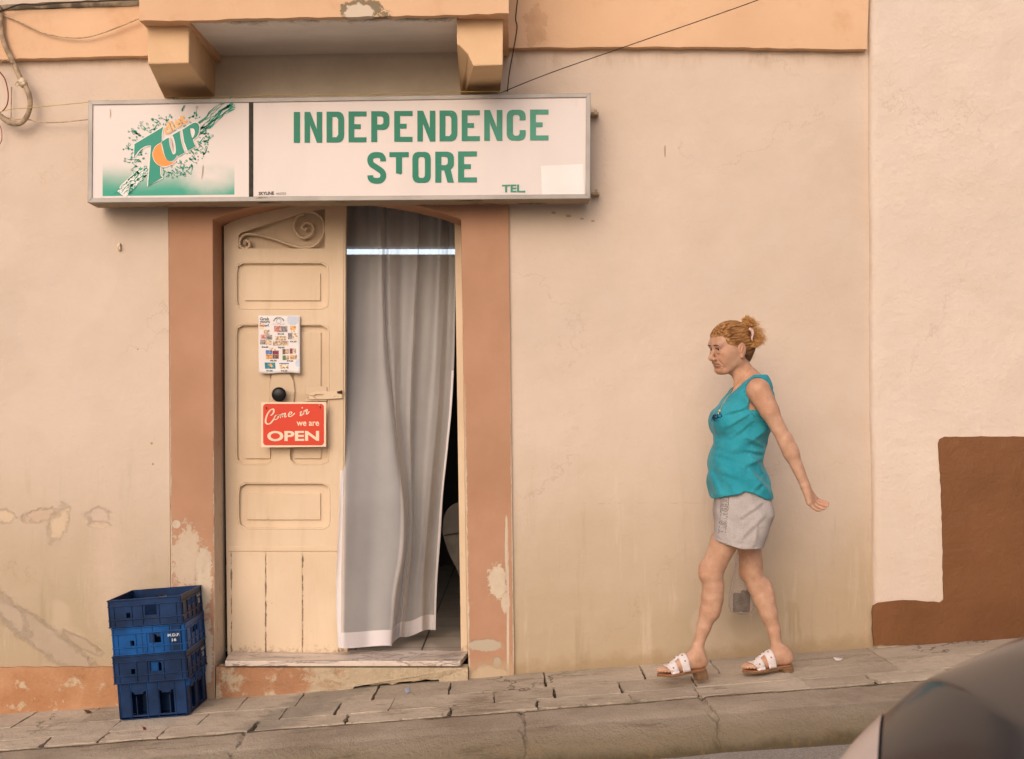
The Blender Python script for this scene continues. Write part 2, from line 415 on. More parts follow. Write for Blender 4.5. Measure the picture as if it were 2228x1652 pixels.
tag(m.build('road', M_road), kind='structure')

# ================================================================== the shop building
XC = 1.712
shop = empty('shop_building', (0, .5, 0), 'cream plastered shop building with terracotta door surround and orange balcony above', 'building')
def left_patches(t, c, h):
    nz = t.noise(22, 6, .7)
    nzf = t.noise(26, 10, .78)
    def bare(px, py, rx, rz, col, amp=.7, rot=0, deep=1.6, soft=.22, a=.62, edge=.22):
        nonlocal c, h
        b = t.blob(px, py, rx, rz, amp=amp * 1.9, nz=nzf, rot=rot, soft=soft)
        e = t.mul(t.mul(b, t.math('SUBTRACT', 1.0, b)), 4.0)
        c = t.mix(t.mul(b, a), c, col); c = t.mix(t.mul(t.mul(e, t.step(nz, .42, .6)), edge), c, (.27, .19, .12)); h = t.math('SUBTRACT', h, t.mul(b, deep)); return b
    cream = t.mix(nz, (.60, .46, .31), (.68, .54, .38))
    bare(128, 1140, .042, .085, cream, rot=-.35); bare(88, 1122, .085, .030, (.53, .40, .29), rot=.2)
    bare(8, 1124, .05, .032, cream); bare(213, 1122, .055, .035, (.57, .45, .36)); bare(218, 1142, .05, .016, (.62, .48, .34))
    bare(95, 1388, .34, .06, t.mix(nz, (.37, .30, .225), (.46, .37, .28)), rot=-.62, amp=.5, a=.85)
    bare(20, 1330, .14, .04, (.46, .37, .28), rot=-.9, amp=.6, a=.6)
    bare(178, 1400, .10, .025, (.42, .33, .24), rot=-.5)
    # bright plaster streaks on the yellowed foot of the wall
    bare(232, 1235, .07, .28, (.62, .49, .38), amp=.5, deep=.1, soft=.8, a=.5, edge=0.0)
    # runs and stain right of the doorway
    st = (.40, .31, .19)
    b1 = t.blob(1722, 1322, .030, .03, amp=1.8, nz=nzf, soft=.3); c = t.mix(t.mul(b1, .55), c, st)
    for px, py, rz in ((1719, 1355, .07), (1727, 1360, .08), (1737, 1352, .06), (1741, 1380, .03)):
        b2 = t.blob(px, py, .007, rz, amp=1.0, nz=nzf, soft=.5); c = t.mix(t.mul(b2, .55), c, (.36, .28, .17))
    # rust marks and pin holes
    for px, py, rx, rz in ((1447, 330, .004, .03), (1205, 463, .012, .006), (1237, 470, .014, .007), (1266, 476, .01, .005), (1290, 481, .009, .005), (330, 965, .006, .006), (333, 1010, .006, .006), (1047, 846, .004, .009), (300, 760, .004, .004)):
        b3 = t.blob(px, py, rx, rz, amp=.5, nz=nz); c = t.mix(t.mul(b3, .8), c, (.36, .25, .14))
    # scratch line across the wall
    X, Y, Z = t.xyz(); ln = t.math('ABSOLUTE', t.math('ADD', t.math('SUBTRACT', Z, P(1300, 1093).z), t.mul(t.math('SUBTRACT', t.noise(3, 5, .7), .5), .06)))
    rng_ = t.mul(t.step(X, P(1200, 0).x, P(1230, 0).x), t.step(X, P(1560, 0).x, P(1480, 0).x))
    c = t.mix(t.mul(t.mul(t.step(ln, .0035, .001), t.mul(rng_, t.step(t.noise(12, 4, .6), .45, .6))), .4), c, (.36, .27, .18))
    # grime under the corbels, sign and string course
    g = t.mul(t.step(Z, P(0, 160).z, P(0, 128).z), t.step(t.noise(6, 6, .7, stretch=(2, 1, .5)), .45, .7)); c = t.mix(t.mul(g, .4), c, (.38, .27, .18))
    # browner zone close to the right hand edge
    g = t.mul(t.step(X, 1.25, 1.7), t.step(t.noise(2, 5, .6, off=(3, 3, 1)), .35, .65)); c = t.mix(t.mul(g, .22), c, (.50, .35, .235))
    return c, h
M_wall = wall_material('cream_plaster', PEACH, YSTAIN, left_patches)
EL, ER, ETOP, EB = 366, 1106, 404, 1560
Yd = -.018
hole = [P(EL, ETOP), P(ER, ETOP), P(ER + 10, EB + 40), P(EL + 6, EB + 40)]
h2 = [(p.x, p.z) for p in hole]
m = MB()
zb = lambda x: ZB(x) - .05
out = [(XL, 7.5), (1.700, 7.5), (1.700, 3.2), (1.712, 1.6), (1.727, zb(1.7)), (h2[2][0], zb(h2[2][0])), h2[1], h2[0], (h2[3][0], zb(h2[3][0])), (XL, zb(XL))]
m.poly(out, (), lambda x, z: (x, 0, z), lambda x, z: (x, .25, z))
m.build('facade_wall', M_wall, shop)

def surround_mat():
    t = NT('terracotta_paint'); X, Y, Z = t.xyz()
    nz = t.noise(30, 10, .8); big = t.noise(1.5, 5, .6)
    c = t.mix(t.step(big, .3, .7), (.40, .225, .14), (.48, .28, .18))
    c = t.mix(t.mul(t.step(t.noise(4, 6, .65, stretch=(1, 1, .6)), .5, .75), .4), c, (.37, .19, .105))
    h = t.math('ADD', t.noise(9, 4, .5), t.mul(t.noise(70, 4, .6), .25))
    pale = t.mix(t.noise(30, 6, .7), (.48, .39, .28), (.66, .56, .44))
    def loss(b, col=None, a=1.0):
        nonlocal c, h
        b = t.mul(b, a); c = t.mix(b, c, col or pale); h = t.math('SUBTRACT', h, t.mul(b, 1.2))
    # big peeled areas at the foot of the left pilaster
    loss(t.blob(408, 1215, .08, .14, amp=1.9, nz=nz, soft=.08), a=.85); loss(t.blob(445, 1260, .04, .16, amp=1.1, nz=nz, soft=.05))
    loss(t.blob(386, 1140, .02, .02, amp=.5, nz=nz)); loss(t.blob(452, 1420, .03, .16, amp=1.2, nz=nz, soft=.05))
    loss(t.blob(478, 1230, .018, .13, amp=.6, nz=nz), (.56, .49, .42))
    loss(t.blob(430, 1400, .05, .15, amp=1.3, nz=nz, soft=.05)); loss(t.blob(482, 1330, .02, .18, amp=1.3, nz=nz, soft=.05))
    # right pilaster
    loss(t.blob(1083, 1265, .045, .085, amp=1.5, nz=t.noise(34, 7, .8), soft=.05)); loss(t.blob(1056, 1403, .085, .028, amp=.7, nz=nz), (.45, .385, .29))
    loss(t.blob(1066, 1470, .09, .05, amp=1.2, nz=nz)); loss(t.blob(1100, 1310, .02, .05, amp=1.1, nz=nz)); loss(t.blob(1082, 1440, .02, .03, amp=1., nz=nz), (.42, .36, .27))
    loss(t.blob(1102, 1190, .008, .16, amp=1.0, nz=nz)); loss(t.blob(1105, 1400, .006, .5, amp=.9, nz=nz))
    # flaking along the arrises
    def edge_at(p0, p1, w, zlo, zhi):
        nonlocal c, h
        xl = t.math('ADD', t.mul(t.math('SUBTRACT', Z, p0.z), (p1.x - p0.x) / (p1.z - p0.z)), p0.x)
        d = t.math('ABSOLUTE', t.math('SUBTRACT', X, xl)); dn = t.math('ADD', d, t.mul(t.math('SUBTRACT', t.noise(30, 6, .75, stretch=(1, 1, .45)), .48), w * 4.2))
        b = t.mul(t.step(dn, w, w * .5), t.step(Z, zhi, zlo)); c = t.mix(b, c, pale); h = t.math('SUBTRACT', h, t.mul(b, .8))
    edge_at(P(463, 450, Yd), P(468, 1450, Yd), .006, .7, 1.5); edge_at(P(1003, 450, Yd), P(1020, 1450, Yd), .008, .8, 1.6)
    edge_at(P(366, 450, Yd), P(374, 1450, Yd), .004, .9, 1.9); edge_at(P(1106, 450, Yd), P(1118, 1460, Yd), .004, .6, 1.9)
    # foot stained like the wall
    foot = t.math('SUBTRACT', Z, t.math('ADD', t.mul(X, .0765), -.005))
    f2 = t.math('ADD', foot, t.mul(t.math('SUBTRACT', t.noise(8, 7, .7), .5), .3)); c = t.mix(t.mul(t.step(f2, .10, .02), .7), c, (.44, .33, .21))
    c = t.mix(t.mul(t.step(t.noise(45, 5, .8), .66, .72), t.mul(t.step(Z, 1.2, .2), .8)), c, pale)
    return t.fin(c, .85, .2, t.bump(h, .35, .015))
M_terra = surround_mat()
# door surround: two pilasters and a flat segmental arch, 22 cm deep
AL, AR = P(463, 500, Yd).x, P(1003, 500, Yd).x
zs = P(0, 478, Yd).z; zt = P(0, 428, Yd).z
arch = []
for i in range(17):
    f = i / 16; x = AL + (AR - AL) * f; arch.append((x, zs + (zt - zs) * math.sin(math.pi * f) ** .8))
BLx = P(468, 1500, Yd).x; BRx = P(1020, 1470, Yd).x
o_ = [(P(EL, 0, Yd).x, P(0, ETOP, Yd).z), (P(ER, 0, Yd).x, P(0, ETOP, Yd).z), (P(1119, 0, Yd).x, ZB(0) - .04), (BRx, ZB(BRx) - .04), (AR, zs)] + arch[::-1][1:-1] + [(AL, zs), (BLx, ZB(BLx) - .04), (P(373, 0, Yd).x, ZB(-1.6) - .04)]
m = MB(); m.poly(o_, (), lambda x, z: (x, Yd, z), lambda x, z: (x, .21, z))
m.build('door_surround', M_terra, shop, bevel=.004)
# plinths
t = NT('plinth_paint'); nz = t.noise(14, 7, .72)
c = t.mix(t.step(t.noise(3, 6, .65), .3, .7), (.40, .20, .10), (.52, .30, .17))
c = t.mix(t.step(nz, .57, .64), c, t.mix(t.noise(40, 5), (.40, .31, .2), (.62, .5, .36)))
c = t.mix(t.mul(t.step(t.noise(9, 6, .7, off=(7, 7, 7)), .6, .7), .8), c, (.22, .15, .08))
M_plinth = t.fin(c, .9, .15, t.bump(t.math('ADD', t.noise(9, 6, .7), t.mul(nz, .8)), .6, .025))
def zf(px, py, Y): return P(px, py, Y)
xa, xb = XL, P(371, 0).x
m = MB()
top = jag([(xa, P(0, 1400).z - .0765 * 0 + .0), (P(0, 0).x, P(0, 1452, -.02).z), (P(250, 0).x, P(0, 1452, -.02).z), (xb, P(0, 1448, -.02).z)], .004, .05, closed=False, seed=3)
top[0] = (xa, P(0, 1452).z - .3)
m.poly(top + [(xb, ZB(xb) - .03), (xa, ZB(xa) - .03)], (), lambda x, z: (x, -.024, z), lambda x, z: (x, .01, z))
m.build('plinth', M_plinth, shop, bevel=.006)
# broken sill under the marble threshold
t = NT('sill_plaster'); nz = t.noise(13, 7, .7); X, Y, Z = t.xyz()
c = t.mix(nz, (.42, .34, .22), (.62, .50, .36))
red = t.mul(t.step(t.math('ADD', X, t.mul(t.math('SUBTRACT', t.noise(5, 6, .7), .5), 1.2)), P(760, 0).x, P(640, 0).x), t.step(nz, .60, .5))
c = t.mix(red, c, t.mix(t.noise(4, 4), (.38, .19, .10), (.48, .27, .16)))
c = t.mix(t.mul(t.step(t.noise(11, 7, .75, off=(2, 5, 1)), .58, .7), .6), c, (.27, .2, .12))
M_sill = t.fin(c, .95, .1, t.bump(t.math('ADD', t.noise(10, 7, .7), t.mul(nz, .5)), .8, .04))
ys = -.04
pts = []
x0, x1 = P(470, 0, ys).x, P(1018, 0, ys).x
topz = P(0, 1452, -.03).z
bot = []
for i in range(61):
    x = x1 + (x0 - x1) * i / 60; px = CX + x * FPX / (D0 + ys)
    g = 0
    if 770 < px < 960: g = .004 + .006 * abs(math.sin(px * .07)) + (.008 * math.sin((px - 910) / 50 * math.pi) if 910 < px < 960 else 0) + random.uniform(0, .003)
    bot.append((x, ZB(x) - .03 + (g + .030 if g else 0) + random.uniform(-.003, .003)))
m = MB(); m.poly([(x0, topz), (x1, topz)] + bot, (), lambda x, z: (x, ys + .012 * math.sin(x * 9) + .006 * math.sin(x * 31 + z * 50) , z), lambda x, z: (x, .05, z))
m.build('sill', M_sill, shop)
# marble threshold
t = NT('marble'); v = t.noise(3.5, 8, .7, stretch=(.5, 2, 2), dist=1.4)
c = t.mix(t.step(t.math('ABSOLUTE', t.math('SUBTRACT', v, .5)), .035, .0), (.66, .57, .49), (.25, .2, .17))
c = t.mix(t.mul(t.step(t.noise(6, 6), .45, .7), .5), c, (.42, .34, .26)); c = t.mix(t.mul(t.step(t.noise(14, 8, .8, stretch=(1, 1, 2), off=(5, 5, 5)), .56, .66), .6), c, (.22, .13, .08)); M_marble = t.fin(c, .35, .5, t.bump(t.noise(40, 3), .1, .003))
zt_ = P(0, 1438, -.045).z
m = MB(); pl, pr = P(484, 0, 0), P(1000, 0, 0)
m.hexa([(P(490, 0, -.045).x, -.05, zt_), (P(1002, 0, -.045).x, -.05, zt_), (P(1002, 0, -.045).x, -.05, zt_ - .026), (P(490, 0, -.045).x, -.05, zt_ - .026),
        (BLx + .02, .215, zt_ + .004), (BRx - .004, .215, zt_ + .004), (BRx - .004, .215, zt_ - .022), (BLx + .02, .215, zt_ - .022)])
m.build('threshold', M_marble, shop, bevel=.004)
# string courses
def orange_mat():
    t = NT('orange_paint'); nz = t.noise(9, 7, .7)
    c = t.mix(t.step(t.noise(1.6, 5), .3, .7), (.66, .43, .265), (.73, .49, .31))
    c = t.mix(t.mul(t.step(t.noise(5, 6, .65, off=(4, 0, 1)), .52, .72), .35), c, (.52, .27, .13))
    c = t.mix(t.mul(t.step(t.noise(26, 7, .8), .66, .73), .6), c, (.28, .17, .09))
    h = t.math('ADD', t.noise(7, 5, .55), t.mul(t.noise(60, 4), .25))
    X, Y, Z = t.xyz()
    # plaster fallen off the slab edge: bare stone
    b = t.blob(792, 26, .10, .045, Y=-.63, amp=1.5, nz=t.noise(11, 9, .75), soft=.06); b2 = t.blob(782, 32, .07, .035, Y=-.63, amp=1.3, nz=t.noise(13, 9, .75, off=(1, 1, 1)), soft=.08)
    c = t.mix(b, c, (.24, .19, .12)); c = t.mix(b2, c, (.62, .52, .40)); h = t.math('SUBTRACT', h, t.mul(b, 2))
    # cracked skin next to the bracket
    b = t.blob(1165, 60, .05, .10, Y=-.04, amp=1.2, nz=t.noise(20, 6, .7), soft=.05); c = t.mix(t.mul(b, .4), c, (.5, .3, .17)); h = t.math('SUBTRACT', h, t.mul(b, .6))
    return t.fin(c, .85, .2, t.bump(h, .3, .015))
M_orange = orange_mat()
Yb = -.045
m = MB()
xe = P(330, 0, Yb).x
tl = jag([(XL, P(0, 24, Yb).z - .02), (P(0, 0, Yb).x, P(0, 22, Yb).z), (xe, P(0, 12, Yb).z)], .004, .06, closed=False, seed=5)
bl = jag([(xe, P(0, 121, Yb).z), (P(0, 0, Yb).x, P(0, 129, Yb).z), (XL, P(0, 133, Yb).z - .02)], .003, .05, closed=False, seed=6)
m.poly(tl + bl, (), lambda x, z: (x, Yb, z), lambda x, z: (x, .002, z)); m.build('string_course', M_orange, shop, bevel=.004)
m = MB(); xs_ = P(1100, 0, Yb).x
bl = jag([(P(1887, 0, Yb).x, P(0, 108, Yb).z), (P(1500, 0, Yb).x, P(0, 102, Yb).z), (xs_, P(0, 104, Yb).z)], .0025, .05, closed=False, seed=8)
m.poly([(xs_, 3.4), (1.700, 3.4)] + bl, (), lambda x, z: (x, Yb, z), lambda x, z: (x, .002, z)); m.build('string_course', M_orange, shop, bevel=.004)
# balcony: slab, soffit, corbels
Ysb, Ycb = -.64, -.56
m = MB()
sl_f = jag([(P(303, 0, Ysb).x, P(0, 45, Ysb).z), (P(412, 0, Ysb).x, P(0, 45, Ysb).z), (P(560, 0, Ysb).x, P(0, 40, Ysb).z), (P(800, 0, Ysb).x, P(0, 36, Ysb).z), (P(990, 0, Ysb).x, P(0, 33, Ysb).z), (P(1107, 0, Ysb).x, P(0, 29, Ysb).z)], .0025, .04, closed=False, seed=9)
ztop = 3.27; zA_ = 3.02
m.poly([(sl_f[-1][0], ztop), (sl_f[0][0], ztop)] + sl_f, (), lambda x, z: (x, Ysb, z), lambda x, z: (x, Ysb + .035, z))
m.box(P(303, 0, Ysb).x + .002, P(1107, 0, Ysb).x - .002, Ysb + .0352, -.001, zA_, ztop - .002)
for xa_, xb_ in ((P(303, 0, Ysb).x + .002, P(412, 0, Ysb).x - .01), (P(996, 0, Ysb).x, P(1107, 0, Ysb).x - .002)): m.box(xa_, xb_, Ysb + .0352, -.001, P(0, 45 if xa_ < 0 and xb_ < -1 else 29, Ysb).z, zA_ - .001)
balc = m.build('balcony_slab', M_orange, shop, bevel=.005)
zso = P(0, 122, 0).z
t = NT('grey_soffit'); nz = t.noise(5, 6, .65, stretch=(.6, 1.6, 1)); X, Y, Z = t.xyz()
c = t.mix(t.step(nz, .3, .7), (.78, .73, .68), (.86, .81, .76))
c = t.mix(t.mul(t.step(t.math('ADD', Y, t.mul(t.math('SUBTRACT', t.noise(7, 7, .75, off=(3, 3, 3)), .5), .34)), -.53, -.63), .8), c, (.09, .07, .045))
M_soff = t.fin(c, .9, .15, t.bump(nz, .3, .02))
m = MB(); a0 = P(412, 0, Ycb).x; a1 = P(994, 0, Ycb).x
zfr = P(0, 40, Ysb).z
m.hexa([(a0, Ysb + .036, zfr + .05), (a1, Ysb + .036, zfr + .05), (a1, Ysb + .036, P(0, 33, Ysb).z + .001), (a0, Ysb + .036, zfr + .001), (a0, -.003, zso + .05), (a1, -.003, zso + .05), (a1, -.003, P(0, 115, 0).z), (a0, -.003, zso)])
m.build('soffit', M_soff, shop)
# wall face between the corbels
t = NT('balcony_back_plaster'); X, Y, Z = t.xyz(); nz = t.noise(4, 6, .65)
c = t.mix(t.step(nz, .3, .7), (.66, .57, .46), (.74, .65, .53))
dr = t.mul(t.step(t.noise(8, 5, .7, stretch=(3, 1, .12)), .58, .68), t.step(t.math('ABSOLUTE', t.math('SUBTRACT', X, P(640, 0).x)), .16, .05))
c = t.mix(t.mul(dr, .5), c, (.58, .49, .38))
c = t.mix(t.mul(t.step(t.math('ADD', Z, t.mul(t.math('SUBTRACT', t.noise(7, 6, .7), .5), .05)), P(0, 134).z, P(0, 122).z), .8), c, (.60, .52, .43))
M_bback = t.fin(c, .9, .15, t.bump(t.noise(50, 5, .7), .35, .01))
m = MB(); m.poly([(P(460, 0).x, P(0, 118).z + .05), (P(1004, 0).x, P(0, 112).z + .05), (P(1004, 0).x, P(0, 240).z), (P(460, 0).x, P(0, 240).z)], (), lambda x, z: (x, -.004, z), lambda x, z: (x, .004, z)); m.build('wall_panel', M_bback, shop)
zc = P(0, 140, Ycb).z
t = NT('corbel_paint'); nz = t.noise(4, 6, .6)
c = t.mix(t.step(nz, .3, .7), (.68, .46, .27), (.75, .52, .32)); c = t.mix(t.mul(t.step(t.noise(24, 7, .8), .65, .72), .6), c, (.25, .16, .08))
M_corb = t.fin(c, .85, .2, t.bump(t.math('ADD', nz, t.mul(t.noise(50, 5), .3)), .35, .015))
m = MB()
fl = [(P(318, 0, Ycb).x, 3.0), (P(412, 0, Ycb).x, 3.0), (P(411, 0, Ycb).x, zc + .004), (P(322, 0, Ycb).x, zc)]
bk = [(P(338, 0, 0).x, 3.0), (P(470, 0, 0).x, 3.0), (P(468, 0, 0).x, P(0, 211).z), (P(357, 0, 0).x, P(0, 213).z)]
m.hexa([(x, Ycb, z) for x, z in fl] + [(x, .0, z) for x, z in bk]); m.build('corbel', M_corb, shop, bevel=.006)
m = MB()   # right corbel with its knocked-off lower corner
fr = [(994, 33), (1095, 33), (1094, 142), (1030, 144), (1018, 118), (1000, 100), (994, 96)]
br_ = [(1001, 90), (1086, 90), (1089, 200), (1040, 204), (1012, 206), (1003, 206), (1001, 190)]
v = [P(a, b, Ycb) for a, b in fr] + [P(a, b, 0) for a, b in br_]; n = 7
for k in range(2): v[k].z = 3.0; v[k + n].z = 3.0
m.add(v, [tuple(range(n))[::-1], tuple(range(n, 2 * n))] + [(i, (i + 1) % n, n + (i + 1) % n, n + i) for i in range(n)])
m.build('corbel', M_corb, shop, bevel=.005)
# parapet wall of the balcony above, just out of the photograph
m = MB(); m.box(P(303, 0, Ysb).x + .03, P(1107, 0, Ysb).x - .03, Ysb + .03, Ysb + .13, ztop + .002, ztop + .95); m.build('parapet', M_orange, shop, bevel=.01)

# interior room seen through the doorway
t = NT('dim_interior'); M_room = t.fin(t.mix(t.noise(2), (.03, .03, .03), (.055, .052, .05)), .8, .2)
t = NT('floor_tile'); X, Y, Z = t.xyz()
c = t.mix(t.step(t.noise(5, 5), .3, .7), (.36, .31, .26), (.46, .41, .35)); jx = t.math('ABSOLUTE', t.math('SUBTRACT', t.math('FRACT', t.math('ADD', t.math('MULTIPLY', X, 3.0), .35)), .5))
jy = t.math('ABSOLUTE', t.math('SUBTRACT', t.math('FRACT', t.mul(Y, 3.0)), .5)); c = t.mix(t.step(t.math('MAXIMUM', jx, jy), .485, .492), c, (.05, .045, .04)); M_tile = t.fin(c, .3, .5)
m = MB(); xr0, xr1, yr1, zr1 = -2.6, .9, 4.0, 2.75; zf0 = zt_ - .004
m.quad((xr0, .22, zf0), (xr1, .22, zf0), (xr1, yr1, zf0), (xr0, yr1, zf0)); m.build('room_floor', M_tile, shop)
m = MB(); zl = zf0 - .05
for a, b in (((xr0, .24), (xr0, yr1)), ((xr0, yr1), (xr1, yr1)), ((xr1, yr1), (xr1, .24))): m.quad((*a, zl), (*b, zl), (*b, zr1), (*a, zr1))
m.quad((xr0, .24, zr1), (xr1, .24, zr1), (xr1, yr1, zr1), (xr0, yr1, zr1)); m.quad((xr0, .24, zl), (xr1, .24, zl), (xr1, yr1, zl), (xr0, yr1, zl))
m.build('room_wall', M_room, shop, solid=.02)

# ------------------------------------------------------------------ door leaves
def door_mat():
    t = NT('cream_door_paint'); X, Y, Z = t.xyz()
    c = t.mix(t.step(t.noise(2, 5), .3, .7), (.64, .50, .345), (.72, .58, .42))
    c = t.mix(t.mul(t.step(t.noise(3, 6, .7, stretch=(3, 1, .3)), .5, .75), .25), c, (.46, .33, .19))
    c = t.mix(t.mul(t.step(t.noise(50, 4, .8, off=(3, 1, 1)), .70, .74), .8), c, (.14, .08, .04))
    nf = t.noise(24, 6, .75); z2 = t.math('ADD', Z, t.mul(t.math('SUBTRACT', nf, .5), .22)); c = t.mix(t.mul(t.step(z2, .10, .045), .8), c, (.24, .17, .09))
    c = t.mix(t.mul(t.mul(t.step(nf, .66, .70), t.step(Z, .8, .3)), .9), c, (.16, .10, .055))
    gk = t.blob(640, 850, .22, .20, Y=.17, amp=.6, soft=.8); c = t.mix(t.mul(gk, .22), c, (.34, .24, .14))
    c = t.mix(t.mul(t.step(t.noise(13, 8, .8, stretch=(1, 1, .6), off=(8, 2, 8)), .60, .72), .3), c, (.40, .28, .165))
    # worn seams between the boards at the bottom
    for px in (503, 578, 658, 737):
        d = t.math('ABSOLUTE', t.math('SUBTRACT', X, P(px + 1, 0, .17).x)); d = t.math('ADD', d, t.mul(t.math('SUBTRACT', t.noise(38, 5, .75, stretch=(1, 1, .5), off=(px * .1, 0, 0)), .5), .028))
        c = t.mix(t.mul(t.mul(t.step(d, .0035, .0005), t.step(Z, P(0, 1195, .17).z, P(0, 1215, .17).z)), .85), c, (.17, .11, .06))
    nr = t.bump(t.math('ADD', t.noise(30, 4, .6, stretch=(2, 1, .3)), t.mul(nf, .3)), .2, .006)
    return t.fin(c, .55, .35, nr)
M_door = door_mat()
Yf = .165                                     # front face of the leaf
q = lambda x, y: P(x, y, Yf)
m = MB()
def clipped(x0, y0, x1, y1, c=14, b=7):        # panel opening with notched, rounded corners
    k = 4; o = []
    def arc(cx, cy, a0, a1): return [(cx + b * math.cos(R(a0 + (a1 - a0) * i / k)), cy + b * math.sin(R(a0 + (a1 - a0) * i / k))) for i in range(k + 1)]
    return [(x0 + c, y0), (x1 - c, y0), (x1 - c * .35, y0 + b * .7), (x1 - 2, y0 + b * .9), (x1 - 2, y0 + b * 1.3), (x1, y0 + c * 1.5), (x1, y1 - c * 1.5), (x1 - 2, y1 - b * 1.3), (x1 - 2, y1 - b * .9), (x1 - c * .35, y1 - b * .7), (x1 - c, y1),
            (x0 + c, y1), (x0 + c * .35, y1 - b * .7), (x0 + 2, y1 - b * .9), (x0 + 2, y1 - b * 1.3), (x0, y1 - c * 1.5), (x0, y0 + c * 1.5), (x0 + 2, y0 + b * 1.3), (x0 + 2, y0 + b * .9), (x0 + c * .35, y0 + b * .7)]
open1 = clipped(515, 573, 712, 670); open3 = clipped(520, 1053, 715, 1148)
big = clipped(515, 708, 713, 1008)
# big panel: an upside-down U around the central lock stile
bigU = big[:11] + [(640, 1008), (632, 1000), (630, 988), (632, 960), (640, 850), (638, 830), (632, 818), (628, 814), (598, 814), (592, 818), (587, 832), (586, 850), (590, 960), (592, 988), (590, 1000), (582, 1008)] + big[11:]
scr = [(519, 541), (519, 512), (524, 507), (600, 481), (660, 463), (700, 455), (707, 454), (707, 541)]
outl = [(487, 492), (520, 472), (560, 456), (610, 440), (680, 428), (748, 424), (747, 700), (746, 1190), (742, 1424), (495, 1424), (490, 1000)]
m.poly(outl, [open1, open3, bigU, scr], lambda x, y: P(x, y, Yf), lambda x, y: P(x, y, Yf) + Vector((0, .022, 0)))
leaf = m.build('door_leaf', M_door, shop, bevel=.0022)
m = MB(); m.pxpoly([(487, 492), (520, 472), (560, 456), (610, 440), (680, 428), (748, 424), (747, 700), (746, 1190), (742, 1424), (495, 1424), (490, 1000)], Yf + .0225, .03, [scr]); m.build('door_core', M_door, leaf)
m = MB(); m.pxpoly([(505, 445), (720, 440), (720, 550), (505, 550)], Yf + .054, .02); m.build('scroll_panel', M_door, leaf)
def panel(name, outs, dy=.010):
    m = MB()
    for o in outs: m.pxpoly(o, Yf + .0225 - dy, dy + .004)
    return m.build(name, M_door, leaf, bevel=.002)
def bead(outs):
    m = MB()
    for o in outs: m.tube([P(x, y, Yf + .001) for x, y in o] + [P(*o[0], Yf + .001)], .0030, 6)
    return m.build('moulding', M_door, leaf, smooth=True)
def inset(o, k):
    cx = sum(p[0] for p in o) / len(o); cy = sum(p[1] for p in o) / len(o)
    return [(x + (k if x < cx else -k), y + (k if y < cy else -k)) for x, y in o]
panel('panel', [rect(533, 595, 697, 654)]); panel('panel', [rect(537, 1074, 697, 1131)])
panel('panel', [rect(534, 723, 588, 998)]); panel('panel', [rect(640, 723, 698, 998)])
bead([inset(open1, -3)]); bead([inset(open3, -3)])
bead([[(x + (-3 if x < 520 else 3 if x > 708 else 0), y + (-3 if y < 730 else 3 if y > 985 else 0)) for x, y in bigU]])
# iron scroll work painted with the door
def spiral(cx, cy, r0, r1, a0, a1, n=40):
    return [(cx + (r0 + (r1 - r0) * (i / n)) * math.cos(R(a0 + (a1 - a0) * i / n)), cy + (r0 + (r1 - r0) * (i / n)) * math.sin(R(a0 + (a1 - a0) * i / n))) for i in range(n + 1)]
z5 = lambda x, y: ((520 + x / 5.162) * .8912, (480 + y / 5.162) * .8912)
path = [(1150, 230), (1085, 240), (1035, 300), (1020, 390), (1050, 460), (1110, 515), (1170, 520), (1240, 480), (1265, 400), (1235, 345), (1180, 330), (1140, 355), (1130, 400), (1165, 420), (1185, 400)]
path2 = [(1060, 240), (1130, 205), (1210, 192), (1300, 215), (1375, 280), (1403, 380), (1390, 480), (1330, 580), (1250, 635), (1130, 645), (1000, 620), (780, 540), (600, 492), (460, 475), (380, 495), (338, 560), (345, 625), (395, 660), (450, 640), (465, 595), (435, 560), (405, 565), (400, 590), (420, 595)]
m = MB()
for pth in (path, path2): m.tube([P(*z5(v.x, v.y), Yf + .020) for v in spline([(a, b, 0) for a, b in pth], 5)], .0075, 8, flat=2.0)
m.build('scroll_ornament', M_door, leaf, smooth=True)
m = MB()
m.pxpoly([(495, 1189), (737, 1189), (737, 1200), (495, 1200)], Yf - .006, .008); m.build('moulding', M_door, leaf, bevel=.003)
for a, b in ((503, 577), (579, 657), (659, 737)):
    m = MB(); m.pxpoly([(a, 1202), (b, 1202), (b, 1423), (a + .5, 1423)], Yf - .003, .005); m.build('board', M_door, leaf, bevel=.0025)
m = MB(); m.pxpoly([(740, 1405), (757, 1405), (756, 1419), (740, 1419)], .18, .05); m.build('foot_block', M_door, leaf, bevel=.003)
m = MB(); m.pxpoly([(747.2, 424), (752, 424), (751, 800), (749, 1190), (746, 1422), (742.5, 1422), (746.2, 1190)], Yf + .006, .05); m.build('door_edge', M_door, leaf)
# knob, hasp
t = NT('black_knob'); M_black = t.fin((.012, .012, .013), .28, .5)
m = MB(); kc = P(611, 859, Yf)
m.lathe(kc, (0, -1, 0), [(0, .013), (.022, .012), (.028, .026), (.036, .034), (.050, .036), (.058, .033), (.062, .024), (.064, .008)], 28); m.build('knob', M_black, leaf, smooth=True)
t = NT('chipped_hasp_paint'); nf = t.noise(45, 6, .75); M_hasp = t.fin(t.mix(t.step(nf, .60, .63), (.66, .52, .36), (.11, .06, .035)), .5, .4, t.bump(nf, .3, .004))
z1 = lambda x, y: ((600 + x / 4.346) * .8912, (740 + y / 4.346) * .8912)
m = MB(); m.pxpoly([z1(*p) for p in ((630, 880), (860, 888), (862, 1040), (630, 1045))], Yf - .006, .008); m.build('back_plate', M_door, leaf, bevel=.002)
ho = [(650, 985), (690, 955), (760, 938), (1018, 926), (1026, 1010), (860, 1020), (690, 1025), (655, 1010)]
